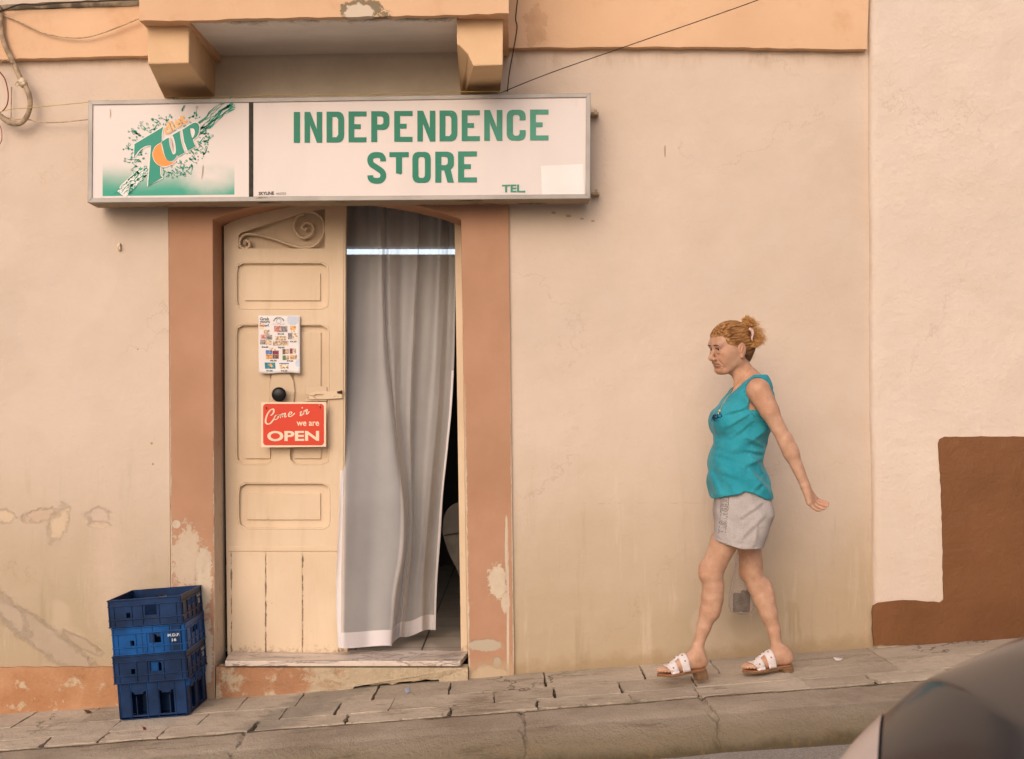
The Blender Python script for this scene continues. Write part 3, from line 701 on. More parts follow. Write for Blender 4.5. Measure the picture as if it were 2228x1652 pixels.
slot = [(718, 985), (740, 970), (800, 965), (820, 980), (815, 995), (740, 1000), (722, 998)]
m = MB(); m.pxpoly([z1(*p) for p in ho], Yf - .014, .006, [[z1(*p) for p in slot]]); m.build('hasp', M_hasp, leaf, bevel=.001)
m = MB(); m.pxpoly([z1(*p) for p in ((965, 940), (1022, 925), (1024, 965), (975, 960))], Yf - .018, .005); m.build('hinge_pin', simple('rusty_iron', (.07, .04, .025), .7, .4, 40), leaf)
# second leaf, swung inwards: its edge shows beside the right pilaster
m = MB()
a = [P(989, 484, .20), P(1003, 484, .20), P(1017, 1419, .20), P(1003, 1419, .20)]
b = [P(989, 484, .20) + Vector((.01, .62, .0)), P(1003, 484, .20) + Vector((.03, .62, 0)), P(1017, 1419, .20) + Vector((.03, .62, 0)), P(1003, 1419, .20) + Vector((.01, .62, 0))]
m.hexa(a + b); m.build('door_leaf', M_door, shop, bevel=.002)
m = MB(); m.hexa([P(1003, 488, .195), P(1010, 488, .195), P(1022, 1419, .195), P(1017.5, 1419, .195)] + [P(1003, 488, .23), P(1010, 488, .23), P(1022, 1419, .23), P(1017.5, 1419, .23)]); m.build('door_frame', M_door, shop)

# ================================================================== neighbour building
def nb_p(t, c, h):
    nz = t.noise(16, 6, .7)
    b = t.blob(1985, 1285, .14, .035, amp=.9, nz=nz); h = t.math('ADD', h, t.mul(b, .5)); return c, h
M_nb = wall_material('pale_pink_plaster', (.68, .575, .485), (.64, .515, .41), None, seed=5, lowstain=.5, rough_scale=1.6)
nb = empty('neighbour_building', (4, .5, .3), 'pale pink plastered house wall with brown painted base right of the shop', 'building')
m = MB()
ls = [Vector((1.6995, 7.5 - .4 * k, 0)) for k in range(10)] + spline([(1.6995, 3.5, 0), (1.702, 3.2, 0), (1.7, 2.6, 0), (1.706, 2.0, 0), (1.705, 1.4, 0), (1.716, .9, 0), (1.718, .5, 0), (1.727, .1, 0), (1.727, -.05, 0)], 8)
rows_ = []
b0 = 0
for v in ls:
    for k, (dx, y) in enumerate(((0, .02), (.003, -.012), (.010, -.026), (.022, -.034), (.05, -.036), (8.0, -.036))):
        m.v.append((v.x + dx + (.002 * noise1(v.y * 3, 1) if 0 < k < 5 else 0), y, v.y))
for i in range(len(ls) - 1):
    for k in range(5): a_ = i * 6 + k; m.f.append((a_, a_ + 1, a_ + 7, a_ + 6))
m.build('facade_wall', M_nb, nb, smooth=True)
t = NT('brown_paint'); nz = t.noise(10, 6, .6, dist=.5)
c = t.mix(t.step(t.noise(2, 5), .3, .7), (.165, .072, .030), (.205, .092, .040))
M_brown = t.fin(c, .55, .4, t.bump(t.math('ADD', nz, t.mul(t.noise(45, 4), .2)), .6, .02))
m = MB(); Yp = -.046
def pz(px, py): p = P(px, py, Yp); return (p.x, p.z)
oo = [pz(1903, 1404), pz(1899, 1370), pz(1898, 1330), pz(1901, 1318), pz(1912, 1313), pz(1940, 1308), pz(1980, 1306), pz(2045, 1311), pz(2053, 1305), pz(2052, 1200), pz(2049, 1080), pz(2042, 965), pz(2046, 955), pz(2056, 950), (4.0, pz(0, 950)[1]), (8.5, pz(0, 950)[1]), (8.5, ZB(8.5) - .02), (3.0, ZB(3.0) - .0), (2.4, ZB(2.4) - .0), (2.0, ZB(2.0) + .0)]
oo = jag(oo, .0018, .025, seed=4)
m.poly(oo, (), lambda x, z: (x, Yp, z), lambda x, z: (x, -.03, z)); m.build('painted_base', M_brown, nb, bevel=.007)
# ================================================================== shop sign (light box)
Ys = -.205
sign = empty('shop_sign', (P(740, 436, -.1)), 'long white shop sign box with green lettering INDEPENDENCE STORE above the doorway', 'sign')
SC = [(192, 219), (1285, 202.5), (1284, 432), (190.5, 441)]
def sq(u, v):
    tl, tr, br, bl = SC
    return ((tl[0] * (1 - u) + tr[0] * u) * (1 - v) + (bl[0] * (1 - u) + br[0] * u) * v, (tl[1] * (1 - u) + tr[1] * u) * (1 - v) + (bl[1] * (1 - u) + br[1] * u) * v)
t = NT('sign_metal'); nz = t.noise(30, 6, .75, stretch=(1, 1, 1)); X, Y, Z = t.xyz()
c = t.mix(t.step(t.noise(6, 5), .3, .7), (.30, .28, .26), (.38, .355, .33))
c = t.mix(t.mul(t.step(t.noise(9, 7, .75, stretch=(.6, 1, 3)), .60, .68), t.step(Z, P(0, 420, Ys).z, P(0, 434, Ys).z)), c, (.10, .08, .055))
M_smetal = t.fin(c, .5, .4, t.bump(nz, .15, .003), .25)
fo = [sq(0, 0), sq(1, 0), sq(1, 1), sq(0, 1)]
fi = [(201.5, 228), (1275, 211.5), (1274, 422.5), (200, 431)]
m = MB()
# mitred frame, four bars
for k in range(4):
    j = (k + 1) % 4; m.pxpoly([fo[k], fo[j], fi[j], fi[k]], Ys - .006, .02)
m.build('frame', M_smetal, sign, bevel=.0015)
t = NT('sign_casing'); nz = t.noise(9, 7, .75, stretch=(.5, 1, 2)); c = t.mix(t.step(nz, .52, .66), t.mix(t.noise(4), (.30, .24, .17), (.38, .31, .23)), (.06, .045, .03))
M_case = t.fin(c, .7, .3, t.bump(nz, .3, .006), .1)
m = MB()
fr = [P(*p, Ys + .014) for p in fo]
yb = -.045; bk = [Vector((p.x * 1.0, yb, p.z)) for p in fr]
m.hexa(fr + bk); m.build('casing', M_case, sign)
# acrylic faces
t = NT('white_acrylic'); X, Y, Z = t.xyz()
c = t.mix(t.step(t.noise(2.5, 5, .6, stretch=(1, 1, .4)), .3, .7), (.67, .61, .58), (.72, .655, .625))
c = t.mix(t.mul(t.step(t.noise(8, 6, .75, stretch=(1.5, 1, .5)), .56, .75), t.mul(t.step(Z, P(0, 250, Ys).z, P(0, 222, Ys).z), .5)), c, (.60, .51, .44))
M_acr = t.fin(c, .32, .5, t.bump(t.noise(3, 2), .05, .01))
t = NT('printed_acrylic'); X, Y, Z = t.xyz()
zA, zB = P(0, 422, Ys).z, P(0, 352, Ys).z; xA, xB = P(223, 0, Ys).x, P(510, 0, Ys).x
g = t.math('POWER', t.step(t.math('ADD', Z, t.mul(t.math('SUBTRACT', t.noise(5, 4, .5, stretch=(1, 1, 2)), .5), .05)), zB, zA), .85)
inx = t.mul(t.math('GREATER_THAN', X, xA), t.math('LESS_THAN', X, xB)); inz = t.math('GREATER_THAN', t.math('ADD', Z, t.mul(X, -.012)), zA - .006 + .018)
cl = t.mul(t.blob(455, 398, .10, .05, Y=Ys, amp=.5, soft=.7), .5)
g = t.math('SUBTRACT', g, cl, clamp=True)
c = t.mix(t.mul(t.mul(g, inx), inz), (.70, .64, .61), (.02, .33, .23))
M_print = t.fin(c, .32, .5)
Yq = Ys + .001
div = (541, 551)
m = MB(); m.pxpoly([(201, 227.5), (541.5, 222.5), (541.5, 428.5), (199.5, 431.2)], Yq, .008); m.build('logo_panel', M_print, sign)
m = MB(); m.pxpoly([(551, 222), (1275.5, 211), (1274.5, 423), (551, 428)], Yq, .008); npan = m.build('name_panel', M_acr, sign)
m = MB(); m.pxpoly([(541.5, 218), (551, 218), (551, 428.5), (541.5, 428.5)], Yq - .002, .01); m.build('divider', simple('dark_divider', (.035, .032, .025), .5, .3, 30), sign)
# lettering
t = NT('green_vinyl'); X, Y, Z = t.xyz(); f = t.step(X, P(900, 0, Ys).x, P(1190, 0, Ys).x)
c = t.mix(f, (.012, .20, .125), (.07, .29, .20)); c = t.mix(t.mul(t.step(t.noise(14, 5, .6), .5, .8), .4), c, (.012, .16, .09))
c = t.mix(t.step(t.noise(70, 4, .7), .70, .74), c, (.7, .65, .6)); M_green = t.fin(c, .4, .5)
z4 = lambda x, y: ((600 + x / 2.4756) * .8912, (220 + y / 2.4756) * .8912)
Yl = Ys - .0015
def glyph(ch):
    H = [(.33, .17), (.56, .17), (.66, .25), (.66, .75), (.56, .83), (.33, .83)]
    if ch == 'I': return [(0, 0), (1, 0), (1, 1), (0, 1)], []
    if ch == 'N': return [(0, 0), (.32, 0), (.69, .56), (.69, 0), (1, 0), (1, 1), (.70, 1), (.31, .42), (.31, 1), (0, 1)], []
    if ch == 'D': return [(0, 0), (.65, 0), (.80, .02), (.92, .08), (.98, .16), (1, .25), (1, .75), (.98, .84), (.92, .92), (.80, .98), (.65, 1), (0, 1)], [H]
    if ch == 'E': return [(0, 0), (1, 0), (1, .16), (.32, .16), (.32, .415), (.68, .415), (.68, .57), (.32, .57), (.32, .84), (1, .84), (1, 1), (0, 1)], []
    P_ = [(0, 0), (.65, 0), (.82, .025), (.95, .09), (1, .18), (1, .41), (.96, .5), (.86, .57), (.70, .605)]
    hp = [(.33, .165), (.56, .165), (.65, .20), (.67, .25), (.67, .35), (.65, .40), (.56, .435), (.33, .435)]
    if ch == 'P': return P_ + [(.33, .605), (.33, 1), (0, 1)], [hp]
    if ch == 'R': return P_[:-2] + [(.83, .58), (1, 1), (.66, 1), (.47, .60), (.33, .60), (.33, 1), (0, 1)], [hp]
    if ch == 'C': return [(1, .34), (1, .2), (.96, .1), (.86, .03), (.7, 0), (.3, 0), (.14, .03), (.04, .1), (0, .2), (0, .8), (.04, .9), (.14, .97), (.3, 1), (.7, 1), (.86, .97), (.96, .9), (1, .8), (1, .66), (.68, .66), (.68, .78), (.6, .84), (.41, .84), (.33, .78), (.33, .22), (.41, .16), (.6, .16), (.68, .22), (.68, .34)], []
    if ch == 'O': return [(.3, 0), (.7, 0), (.86, .03), (.96, .1), (1, .2), (1, .8), (.96, .9), (.86, .97), (.7, 1), (.3, 1), (.14, .97), (.04, .9), (0, .8), (0, .2), (.04, .1), (.14, .03)], [[(.33, .22), (.33, .78), (.41, .84), (.6, .84), (.68, .78), (.68, .22), (.6, .16), (.41, .16)]]
    if ch == 'T': return [(0, 0), (1, 0), (1, .16), (.655, .16), (.655, .68), (.60, .71), (.57, .73), (.52, .70), (.42, .69), (.34, .685), (.34, .16), (0, .16)], []
def letter(ch, x0, x1, y0, y1):
    m = MB()
    if ch == 'S':
        c_ = [(.83, .29), (.82, .20), (.74, .115), (.6, .085), (.4, .085), (.26, .115), (.17, .19), (.165, .28), (.22, .37), (.36, .44), (.62, .545), (.78, .63), (.84, .73), (.81, .82), (.73, .885), (.6, .915), (.4, .915), (.26, .885), (.18, .82), (.165, .74)]
        pts = [(x0 + (x1 - x0) * a, y0 + (y1 - y0) * b) for a, b in s2(c_, 3)]
        rib_add(m, pts, 35, lambda x, y: P(*z4(x, y), Yl))
    else:
        o, hs = glyph(ch); f = lambda p: z4(x0 + (x1 - x0) * p[0], y0 + (y1 - y0) * p[1])
        m.pxpoly([f(p) for p in o], Yl, .0, [[f(p) for p in h] for h in hs])
    return m.build('letter', M_green, sign)
L1 = [('I', 290, 328), ('N', 355, 462), ('D', 488, 595), ('E', 621, 730), ('P', 758, 868), ('E', 897, 1008), ('N', 1037, 1146), ('D', 1171, 1279), ('E', 1305, 1415), ('N', 1441, 1551), ('C', 1577, 1692), ('E', 1718, 1830)]
for ch, a, b in L1:
    y = 133 - (a - 290) / 1430 * 15; letter(ch, a, b, y, y + 186)
for ch, a, b in (('S', 733, 850), ('T', 868, 985), ('O', 1007, 1118), ('R', 1145, 1258), ('E', 1283, 1397)):
    y = 377 - (a - 733) / 550 * 6; letter(ch, a, b, y, y + 187)
m = MB(); text_add(m, "TEL.", [z4(1549, 573), z4(1690, 570), z4(1690, 620), z4(1549, 618)], lambda x, y: P(x, y, Yl), bold=.035); m.build('lettering', M_green, sign)
M_dtext = simple('dark_print', (.03, .03, .028), .5, .1, 20, bump=0)
m = MB(); text_add(m, "SKYLINE", [z4(78, 616), z4(170, 613), z4(170, 633), z4(78, 635)], lambda x, y: P(x, y, Yl), bold=.02)
m.build('lettering', M_dtext, sign)
m = MB(); text_add(m, "442703", [z4(182, 620), z4(242, 618), z4(242, 632), z4(182, 634)], lambda x, y: P(x, y, Yl)); m.build('lettering', simple('grey_print', (.25, .23, .21), .5, .1, 20, bump=0), sign)
m = MB(); m.pxpoly([(1177, 361), (1269, 357), (1271, 423), (1179, 424)], Yl, .0); m.build('blank_sticker', simple('white_sticker', (.80, .76, .735), .35, .03, 6, bump=0), sign)
# logo
z3 = lambda x, y: ((200 + x / 4.456) * .8912, (220 + y / 4.456) * .8912)
t = NT('logo_green'); M_lg = t.fin((.012, .27, .19), .35, .5)
M_lo = simple('logo_orange', (.80, .30, .075), .35, .05, 10, bump=0); M_lw = simple('logo_white', (.80, .75, .715), .35, .03, 6, bump=0)
M_diet = NT('logo_amber'); t = M_diet; X, Y, Z = t.xyz(); M_diet = t.fin(t.mix(t.step(t.math('ABSOLUTE', t.math('SUBTRACT', X, P(381, 0, Ys).x)), .0, .05), (.78, .52, .26), (.80, .40, .13)), .4, .5)
def zp(pts): return [z3(*p) for p in pts]
seven = [(572, 588), (885, 400)] + s2([(885, 400), (870, 470), (868, 545), (850, 575)], 3) + s2([(800, 610), (775, 700), (800, 790), (850, 835)], 4) + s2([(852, 870), (856, 925), (878, 953)], 4) + [(718, 1048)] + [(752, 600)] + s2([(752, 600), (690, 612), (625, 655), (567, 735)], 4)
cres = s2([(855, 578), (800, 618), (772, 690), (785, 760), (825, 808), (885, 830), (950, 818), (1000, 790), (1018, 765)], 4) + s2([(1000, 778), (950, 778), (912, 745), (888, 690), (870, 630), (855, 578)], 4)[:-1]
uu = [(866, 562), (944, 515)] + s2([(944, 515), (952, 590), (975, 665), (990, 698), (1012, 692), (1022, 660), (1010, 560), (985, 490)], 4) + [(1062, 445), (1072, 520), (1092, 610), (1120, 680)] + [(1045, 722), (1036, 700)] + s2([(1036, 705), (1015, 745), (975, 775), (935, 768), (905, 725), (885, 650), (866, 562)], 4)[:-1]
pp = [(1092, 432), (1205, 362)] + s2([(1205, 362), (1250, 358), (1276, 395), (1272, 450), (1248, 505), (1206, 540)], 4) + [(1212, 565), (1238, 610), (1150, 662), (1112, 560)]
ph = s2([(1176, 418), (1212, 418), (1228, 450), (1222, 490), (1200, 522), (1184, 470)], 3)[::-1]
def grow(pts, k):
    ar = sum(pts[i][0] * pts[(i + 1) % len(pts)][1] - pts[(i + 1) % len(pts)][0] * pts[i][1] for i in range(len(pts)))
    s_ = 1 if ar > 0 else -1; o = []; n = len(pts)
    for i in range(n):
        a = pts[i - 1]; b = pts[(i + 1) % n]; dx, dy = b[0] - a[0], b[1] - a[1]; l = math.hypot(dx, dy) or 1
        o.append((pts[i][0] + s_ * dy / l * k, pts[i][1] - s_ * dx / l * k))
    return o
def out_stroke(m, pts, w_, Y):
    p = [z3(*q_) for q_ in pts] + [z3(*pts[0])]; rib_add(m, p, w_, lambda x, y: P(x, y, Y))
# splash: droplets, curled threads of water (drawn art on the panel)
m = MB(); rr = random.Random(11)
def drop(x, y, r, ring=False, e=1.0, ang=0.0):
    n = 9; pts = []
    for i in range(n):
        a = 2 * math.pi * i / n; xx, yy = r * math.cos(a) * e, r * math.sin(a); pts.append((x + xx * math.cos(ang) - yy * math.sin(ang), y + xx * math.sin(ang) + yy * math.cos(ang)))
    if ring: rib_add(m, [z3(*q_) for q_ in pts] + [z3(*pts[0])], .9, lambda x, y: P(x, y, Yl + .0004))
    else:
        b = len(m.v); m.v += [tuple(P(*z3(*q_), Yl + .0004)) for q_ in pts]; m.f.append(tuple(b + i for i in range(n)))
def thread(x, y, ang, ln, w0):
    pts = []; a = ang
    n = 7
    for i in range(n):
        pts.append(z3(x, y)); a += rr.uniform(-.55, .55); x += math.cos(a) * ln / n; y += math.sin(a) * ln / n
    rib_add(m, s2(pts, 3), [max(.5, w0 * (1 - i / (3 * 6.2)) * rr.uniform(.6, 1.3)) for i in range(len(s2(pts, 3)))], lambda x, y: P(x, y, Yl + .0004))
    drop(x, y, rr.uniform(7, 13), rr.random() < .6)
for (cx_, cy_, a0) in [(600, 480, 3.6), (640, 500, 3.4), (790, 420, 4.0), (830, 360, 3.7), (500, 645, 3.2), (530, 770, 3.0), (560, 660, 3.3), (700, 440, 3.9), (1180, 290, 5.0), (1235, 300, 5.2), (1300, 480, .3), (1340, 500, .1), (1270, 570, .2), (1330, 560, .5), (1180, 680, .3), (1240, 670, .0), (1300, 690, .2), (1180, 740, .9), (1060, 760, 1.4), (1110, 840, 1.5), (1100, 900, 1.6), (1010, 850, .9), (900, 880, 1.3), (940, 900, 1.5), (960, 880, 1.2), (1170, 820, 1.2), (600, 840, 2.8), (640, 760, 3.0), (660, 720, 3.2), (920, 330, 4.3), (1085, 230, 4.8)]:
    for k in range(2): thread(cx_ + rr.uniform(-20, 20), cy_ + rr.uniform(-20, 20), a0 + rr.uniform(-.6, .6), rr.uniform(50, 110), rr.uniform(2.0, 4.2))
for i in range(150):
    a = rr.uniform(0, 6.283); d_ = rr.uniform(240, 450); x, y = 930 + math.cos(a) * d_ * .95, 610 + math.sin(a) * d_ * .78
    if 300 < x < 1480: drop(x, y, rr.uniform(3, 9), rr.random() < .35, rr.uniform(1, 1.8), a)
# long jets to the upper right and the lower left
for off, w0 in ((0, 3.2), (-60, 1.6), (35, 1.8)):
    for k in range(3):
        pts = []
        for i in range(14):
            f_ = i / 13; pts.append(z3(1260 + 390 * f_ + rr.uniform(-9, 9) + off * .4, 430 - 275 * f_ + 26 * math.sin(f_ * 5 + k) + rr.uniform(-8, 8) + off))
        rib_add(m, pts, [w0 * rr.uniform(.2, 1.6) for _ in pts], lambda x, y: P(x, y, Yl + .0004))
jetw = MB()
rib_add(jetw, [z3(700, 860), z3(620, 930), z3(540, 1010), z3(470, 1080), z3(430, 1137)], [26, 24, 24, 26, 22], lambda x, y: P(x, y, Yl + .0007))
for off in (-70, -25, 25, 70):
    pts = []
    for i in range(16):
        f_ = i / 15; pts.append(z3(720 - 290 * f_ + off + rr.uniform(-14, 14), 840 + 290 * f_ + rr.uniform(-10, 10)))
    rib_add(m, pts, [rr.uniform(.5, 3.2) for _ in pts], lambda x, y: P(x, y, Yl + .0004))
for i in range(60): f_ = rr.random(); drop(720 - 290 * f_ + rr.uniform(-80, 80), 840 + 285 * f_ + rr.uniform(-12, 12), rr.uniform(4, 12), rr.random() < .4, rr.uniform(1, 2), 2.4)
jetw.build('splash_white', M_lw, sign)
m.build('splash', simple('splash_green', (.03, .30, .21), .4, .2, 60, bump=0), sign)
m = MB()
for pl in (seven, cres, uu, pp): m.pxpoly(zp(grow(pl, 11)), Yl - .0004)
text_add(m, "diet", [z3(872, 392), z3(1090, 232), z3(1168, 350), z3(905, 505)], lambda x, y: P(x, y, Yl - .0004), bold=.075); m.build('logo_outline', M_lw, sign)
m = MB(); m.pxpoly(zp(seven), Yl - .0008); m.pxpoly(zp(uu), Yl - .0016); m.pxpoly(zp(pp), Yl - .0016, 0, [zp(ph)]); m.build('logo_letters', M_lg, sign)
m = MB(); m.pxpoly(zp(grow(cres, 5)), Yl - .0010); m.pxpoly(zp(grow(uu, 6)), Yl - .0012); m.build('logo_outline', M_lw, sign)
m = MB(); m.pxpoly(zp(cres), Yl - .0014); m.build('logo_crescent', M_lo, sign)
m = MB(); text_add(m, "diet", [z3(880, 385), z3(1085, 242), z3(1158, 345), z3(908, 498)], lambda x, y: P(x, y, Yl - .0018), bold=.035); m.build('logo_word', M_diet, sign)
for a, b in (((305, 205), (303, 305)), ((1318, 815), (1300, 965)), ((973, 530), (990, 660))):
    m = MB(); rib_add(m, [z3(*a), z3((a[0] + b[0]) / 2 + 4, (a[1] + b[1]) / 2), z3(*b)], [.8, 1.8, .6], lambda x, y: P(x, y, Yl - .002))
    m.build('rust_run', simple('rust_streak', (.50, .33, .20), .8, .2, 50, bump=0), sign)
for (x, y) in ((1296, 245), (1298, 419)):
    m = MB(); m.pxpoly([(x - 10, y - 1), (x + 7, y - 1), (x + 7, y + 4), (x - 10, y + 4)], -.06, .055); m.pxpoly([(x - 3, y - 7), (x + 3, y - 7), (x + 3, y + 5), (x - 3, y + 5)], -.012, .01)
    m.build('wall_bracket', simple('bracket_metal', (.42, .32, .21), .7, .3, 60, dirt=.6), sign, bevel=.001)
m = MB(); m.pxpoly([(375, 213), (390, 213), (390, 219), (375, 219)], -.12, .03); m.build('mounting_clip', M_black, sign, bevel=.003)

# ================================================================== poster on the door
Yp_ = Yf - .017
t = NT('poster_paper'); M_paper = t.fin(t.mix(t.noise(4), (.70, .67, .66), (.78, .75, .74)), .45, .4, t.bump(t.noise(14, 3), .35, .01))
z1 = lambda x, y: ((600 + x / 4.346) * .8912, (740 + y / 4.346) * .8912)
poster = empty('price_poster', P(607, 812, Yp_), 'white paper price poster with coloured food packs stuck on the cream door', 'poster')
def ppf(x, y, d=0.0):
    u = (x - 130) / 445; v = (y - 132) / 615
    return P(*z1(x, y), Yp_ - d - .004 * math.sin(u * 5 + v * 3) * v - .006 * max(0, v - .85) / .15 * abs(math.sin(u * 4)))
m = MB(); m.grid(lambda u, v: ppf(132 + 445 * u - 4 * v * (1 - v) + (10 * v if u < .02 else 0) * .6, 132 + 612 * v + 5 * math.sin(u * 7) * v), 16, 20); m.build('sheet', M_paper, poster, solid=.0008, smooth=True)
pf_ = lambda x, y: ppf(x, y, .0012)
pin = lambda x, y: ppf(x, y, .0016)
cols = dict(pink=(.62, .30, .26), grey=(.30, .27, .26), cream=(.66, .53, .38), orange=(.75, .36, .12), blue=(.12, .20, .42), plum=(.25, .06, .10), brown=(.22, .13, .09), green=(.12, .22, .10), teal=(.05, .25, .32), lblue=(.55, .60, .68), peach=(.80, .60, .45), tan=(.55, .42, .30))
PM = {k: simple('ink_' + k, v, .5, .45 if k not in ('lblue', 'peach') else .04, 120, bump=0) for k, v in cols.items()}
def prect(name, x0, y0, x1, y1, k, sk=0, fn=pf_):
    m = MB(); n = max(1, int((x1 - x0) / 12)); m.grid(lambda u, v: fn(x0 + (x1 - x0) * u + sk * v, y0 + (y1 - y0) * v), n, 2); return m.build(name, PM[k], poster)
def pcirc(name, cx_, cy_, r, k, clip=None):
    m = MB(); o = [(cx_ + r * math.cos(2 * math.pi * i / 24), cy_ + r * math.sin(2 * math.pi * i / 24)) for i in range(24)]
    if clip: o = [(min(max(x, clip[0]), clip[2]), min(max(y, clip[1]), clip[3])) for x, y in o]
    m.poly(o, (), pf_); return m.build(name, PM[k], poster)
pcirc('printed_shape', 500, 175, 62, 'lblue', (440, 140, 560, 240)); pcirc('printed_shape', 570, 640, 45, 'lblue', (520, 580, 571, 700)); pcirc('printed_shape', 165, 245, 38, 'peach', (140, 200, 210, 300))
for x0, y0, x1, y1, k in ((300, 243, 368, 308, 'pink'), (370, 245, 442, 310, 'grey'), (192, 286, 252, 335, 'tan'), (158, 335, 212, 385, 'pink'), (216, 338, 280, 388, 'grey'), (152, 390, 210, 440, 'grey'), (214, 392, 274, 445, 'tan'),
                          (315, 352, 430, 398, 'tan'), (288, 402, 452, 452, 'tan'), (474, 245, 532, 285, 'orange'), (478, 288, 528, 310, 'cream'), (448, 318, 496, 385, 'grey'), (500, 320, 550, 386, 'cream'),
                          (250, 475, 316, 508, 'cream'), (212, 500, 280, 545, 'blue'), (284, 505, 350, 546, 'plum'), (214, 548, 280, 594, 'orange'), (284, 548, 350, 592, 'brown'),
                          (390, 488, 420, 544, 'brown'), (421, 488, 458, 540, 'tan'), (466, 482, 496, 538, 'plum'), (497, 484, 534, 536, 'tan'), (390, 556, 425, 606, 'green'), (427, 556, 458, 604, 'tan'), (468, 548, 500, 598, 'orange'), (502, 550, 545, 598, 'tan'),
                          (200, 632, 312, 698, 'teal'), (356, 636, 458, 648, 'blue'), (360, 650, 454, 698, 'cream')):
    prect('printed_pack', x0, y0, x1, y1, k, sk=4 if x0 in (200,) else 0)
m = MB(); m.poly([(240, 655), (262, 640), (290, 668), (275, 685)], (), pin); m.build('printed_pack', PM['orange'], poster)
m = MB(); m.poly([(385, 690), (400, 672), (415, 690)], (), pin); m.poly([(420, 690), (436, 676), (448, 690)], (), pin); m.build('printed_pack', PM['brown'], poster)
m = MB()
for s_, x0, y0, x1, y1 in (("Grab", 150, 152, 246, 184), ("yours", 150, 190, 255, 222), ("now!", 150, 222, 244, 252)): m = MB(); text_add(m, s_, rect(x0, y0, x1, y1), pin, bold=.02); m.build('printed_text', M_dtext, poster)
for s_, x0, y0 in (("€5.30", 336, 320), ("€4.20", 468, 400), ("€6.60", 168, 458), ("€6.00", 340, 463), ("€6.00", 257, 602), ("€9.00", 434, 606), ("€4.80", 216, 710), ("€4.20", 371, 710)): m = MB(); text_add(m, s_, rect(x0, y0, x0 + 70, y0 + 18), pin, bold=.035); m.build('printed_text', M_dtext, poster)
m = MB()
# word in an arch over a plain ring
wd = "SAMMONTANA"
for i, ch in enumerate(wd):
    a = R(200 + 140 * i / (len(wd) - 1)); cx_, cy_ = 350 + 56 * math.cos(a), 205 + 50 * math.sin(a); tx, ty = -math.sin(a), math.cos(a); nx, ny = math.cos(a), math.sin(a)
    f_ = lambda u, v: (cx_ + tx * u + nx * v, cy_ + ty * u + ny * v)
    text_add(m, ch, [f_(-6, 8), f_(6, 8), f_(6, -8), f_(-6, -8)], pin, bold=.03)
rib_add(m, [(350 + 24 * math.cos(i * .314), 192 + 24 * math.sin(i * .314)) for i in range(21)], 2.5, pin)
text_add(m, "GELATO ALL'ITALIANA", rect(286, 220, 412, 227), pin)
m.build('printed_text', M_dtext, poster)

# ================================================================== OPEN sign
Yo = Yf - .060
opn = empty('open_sign', P(640, 975, Yo), 'red and white sign reading Come in we are OPEN hung from the black knob', 'sign')
t = NT('open_red'); M_red = t.fin(t.mix(t.noise(3), (.58, .045, .022), (.64, .065, .032)), .35, .5)
M_oc = simple('open_cream', (.78, .62, .46), .4, .04, 5, bump=0)
m = MB(); m.pxpoly([z1(162, 1052), z1(852, 1050), z1(852, 1526), z1(162, 1534)], Yo, .004); board = m.build('board', M_oc, opn, bevel=.001)
def rr_(x0, y0, x1, y1, r): return [(cx_ + r * math.cos(R(a)), cy_ + r * math.sin(R(a))) for cx_, cy_, a0 in ((x1 - r, y0 + r, -90), (x1 - r, y1 - r, 0), (x0 + r, y1 - r, 90), (x0 + r, y0 + r, 180)) for a in range(a0, a0 + 91, 15)]
holes_ = [[(x + 7 * math.cos(-a * .785), y + 7 * math.sin(-a * .785)) for a in range(8)] for x, y in ((218, 1114), (788, 1104))]
m = MB(); m.pxpoly([z1(*p) for p in rr_(184, 1070, 830, 1510, 34)], Yo - .0008, 0); m.build('red_field', M_red, opn)
m = MB(); yt = Yo - .0016; ft = lambda x, y: P(*z1(x, y), yt)
text_add(m, "OPEN", [(228, 1358), (778, 1356), (778, 1463), (228, 1468)], ft, bold=.032); text_add(m, "we are", rect(540, 1258, 778, 1304), ft, bold=.018); m.build('lettering', M_oc, opn)
m = MB()
def stroke(pts, w0=11, w1=None):
    sp = s2(pts, 8); n = len(sp)
    wl = []
    for i in range(n):
        a = sp[max(i - 1, 0)]; b = sp[min(i + 1, n - 1)]; an = math.atan2(b[1] - a[1], b[0] - a[0]); wl.append(w0 * (.55 + .6 * abs(math.sin(an + .35))) * (min(1, (i + 2) / 5, (n - i + 1) / 5)))
    rib_add(m, sp, wl, ft)
sh = lambda pts, ox, oy, s_=1: [(ox + x * s_, oy + y * s_) for x, y in pts]
stroke([(262, 1195), (286, 1178), (298, 1150), (292, 1128), (268, 1132), (235, 1170), (214, 1225), (212, 1265), (232, 1284), (262, 1275), (292, 1240), (300, 1222)], 17)
stroke([(335, 1186), (312, 1200), (304, 1224), (314, 1238), (334, 1228), (346, 1204), (336, 1187), (344, 1196), (372, 1182)], 12)
stroke([(372, 1182), (366, 1222)], 12); stroke([(368, 1208), (386, 1178), (396, 1180), (388, 1214)], 12); stroke([(392, 1200), (410, 1172), (420, 1174), (412, 1202), (420, 1210), (436, 1198)], 12)
stroke([(456, 1190), (484, 1176), (486, 1160), (470, 1158), (454, 1182), (458, 1202), (478, 1204), (508, 1182), (520, 1166)], 12)
m.build('script_lettering', M_oc, opn); m = MB(); stroke([(572, 1168), (590, 1150), (580, 1188), (590, 1194), (610, 1172)], 12); stroke([(598, 1118), (601, 1106)], 14)
stroke([(622, 1136), (614, 1184)], 13); stroke([(616, 1170), (640, 1134), (652, 1136), (644, 1168), (652, 1178), (676, 1150)], 12)
m.build('script_lettering', M_oc, opn)
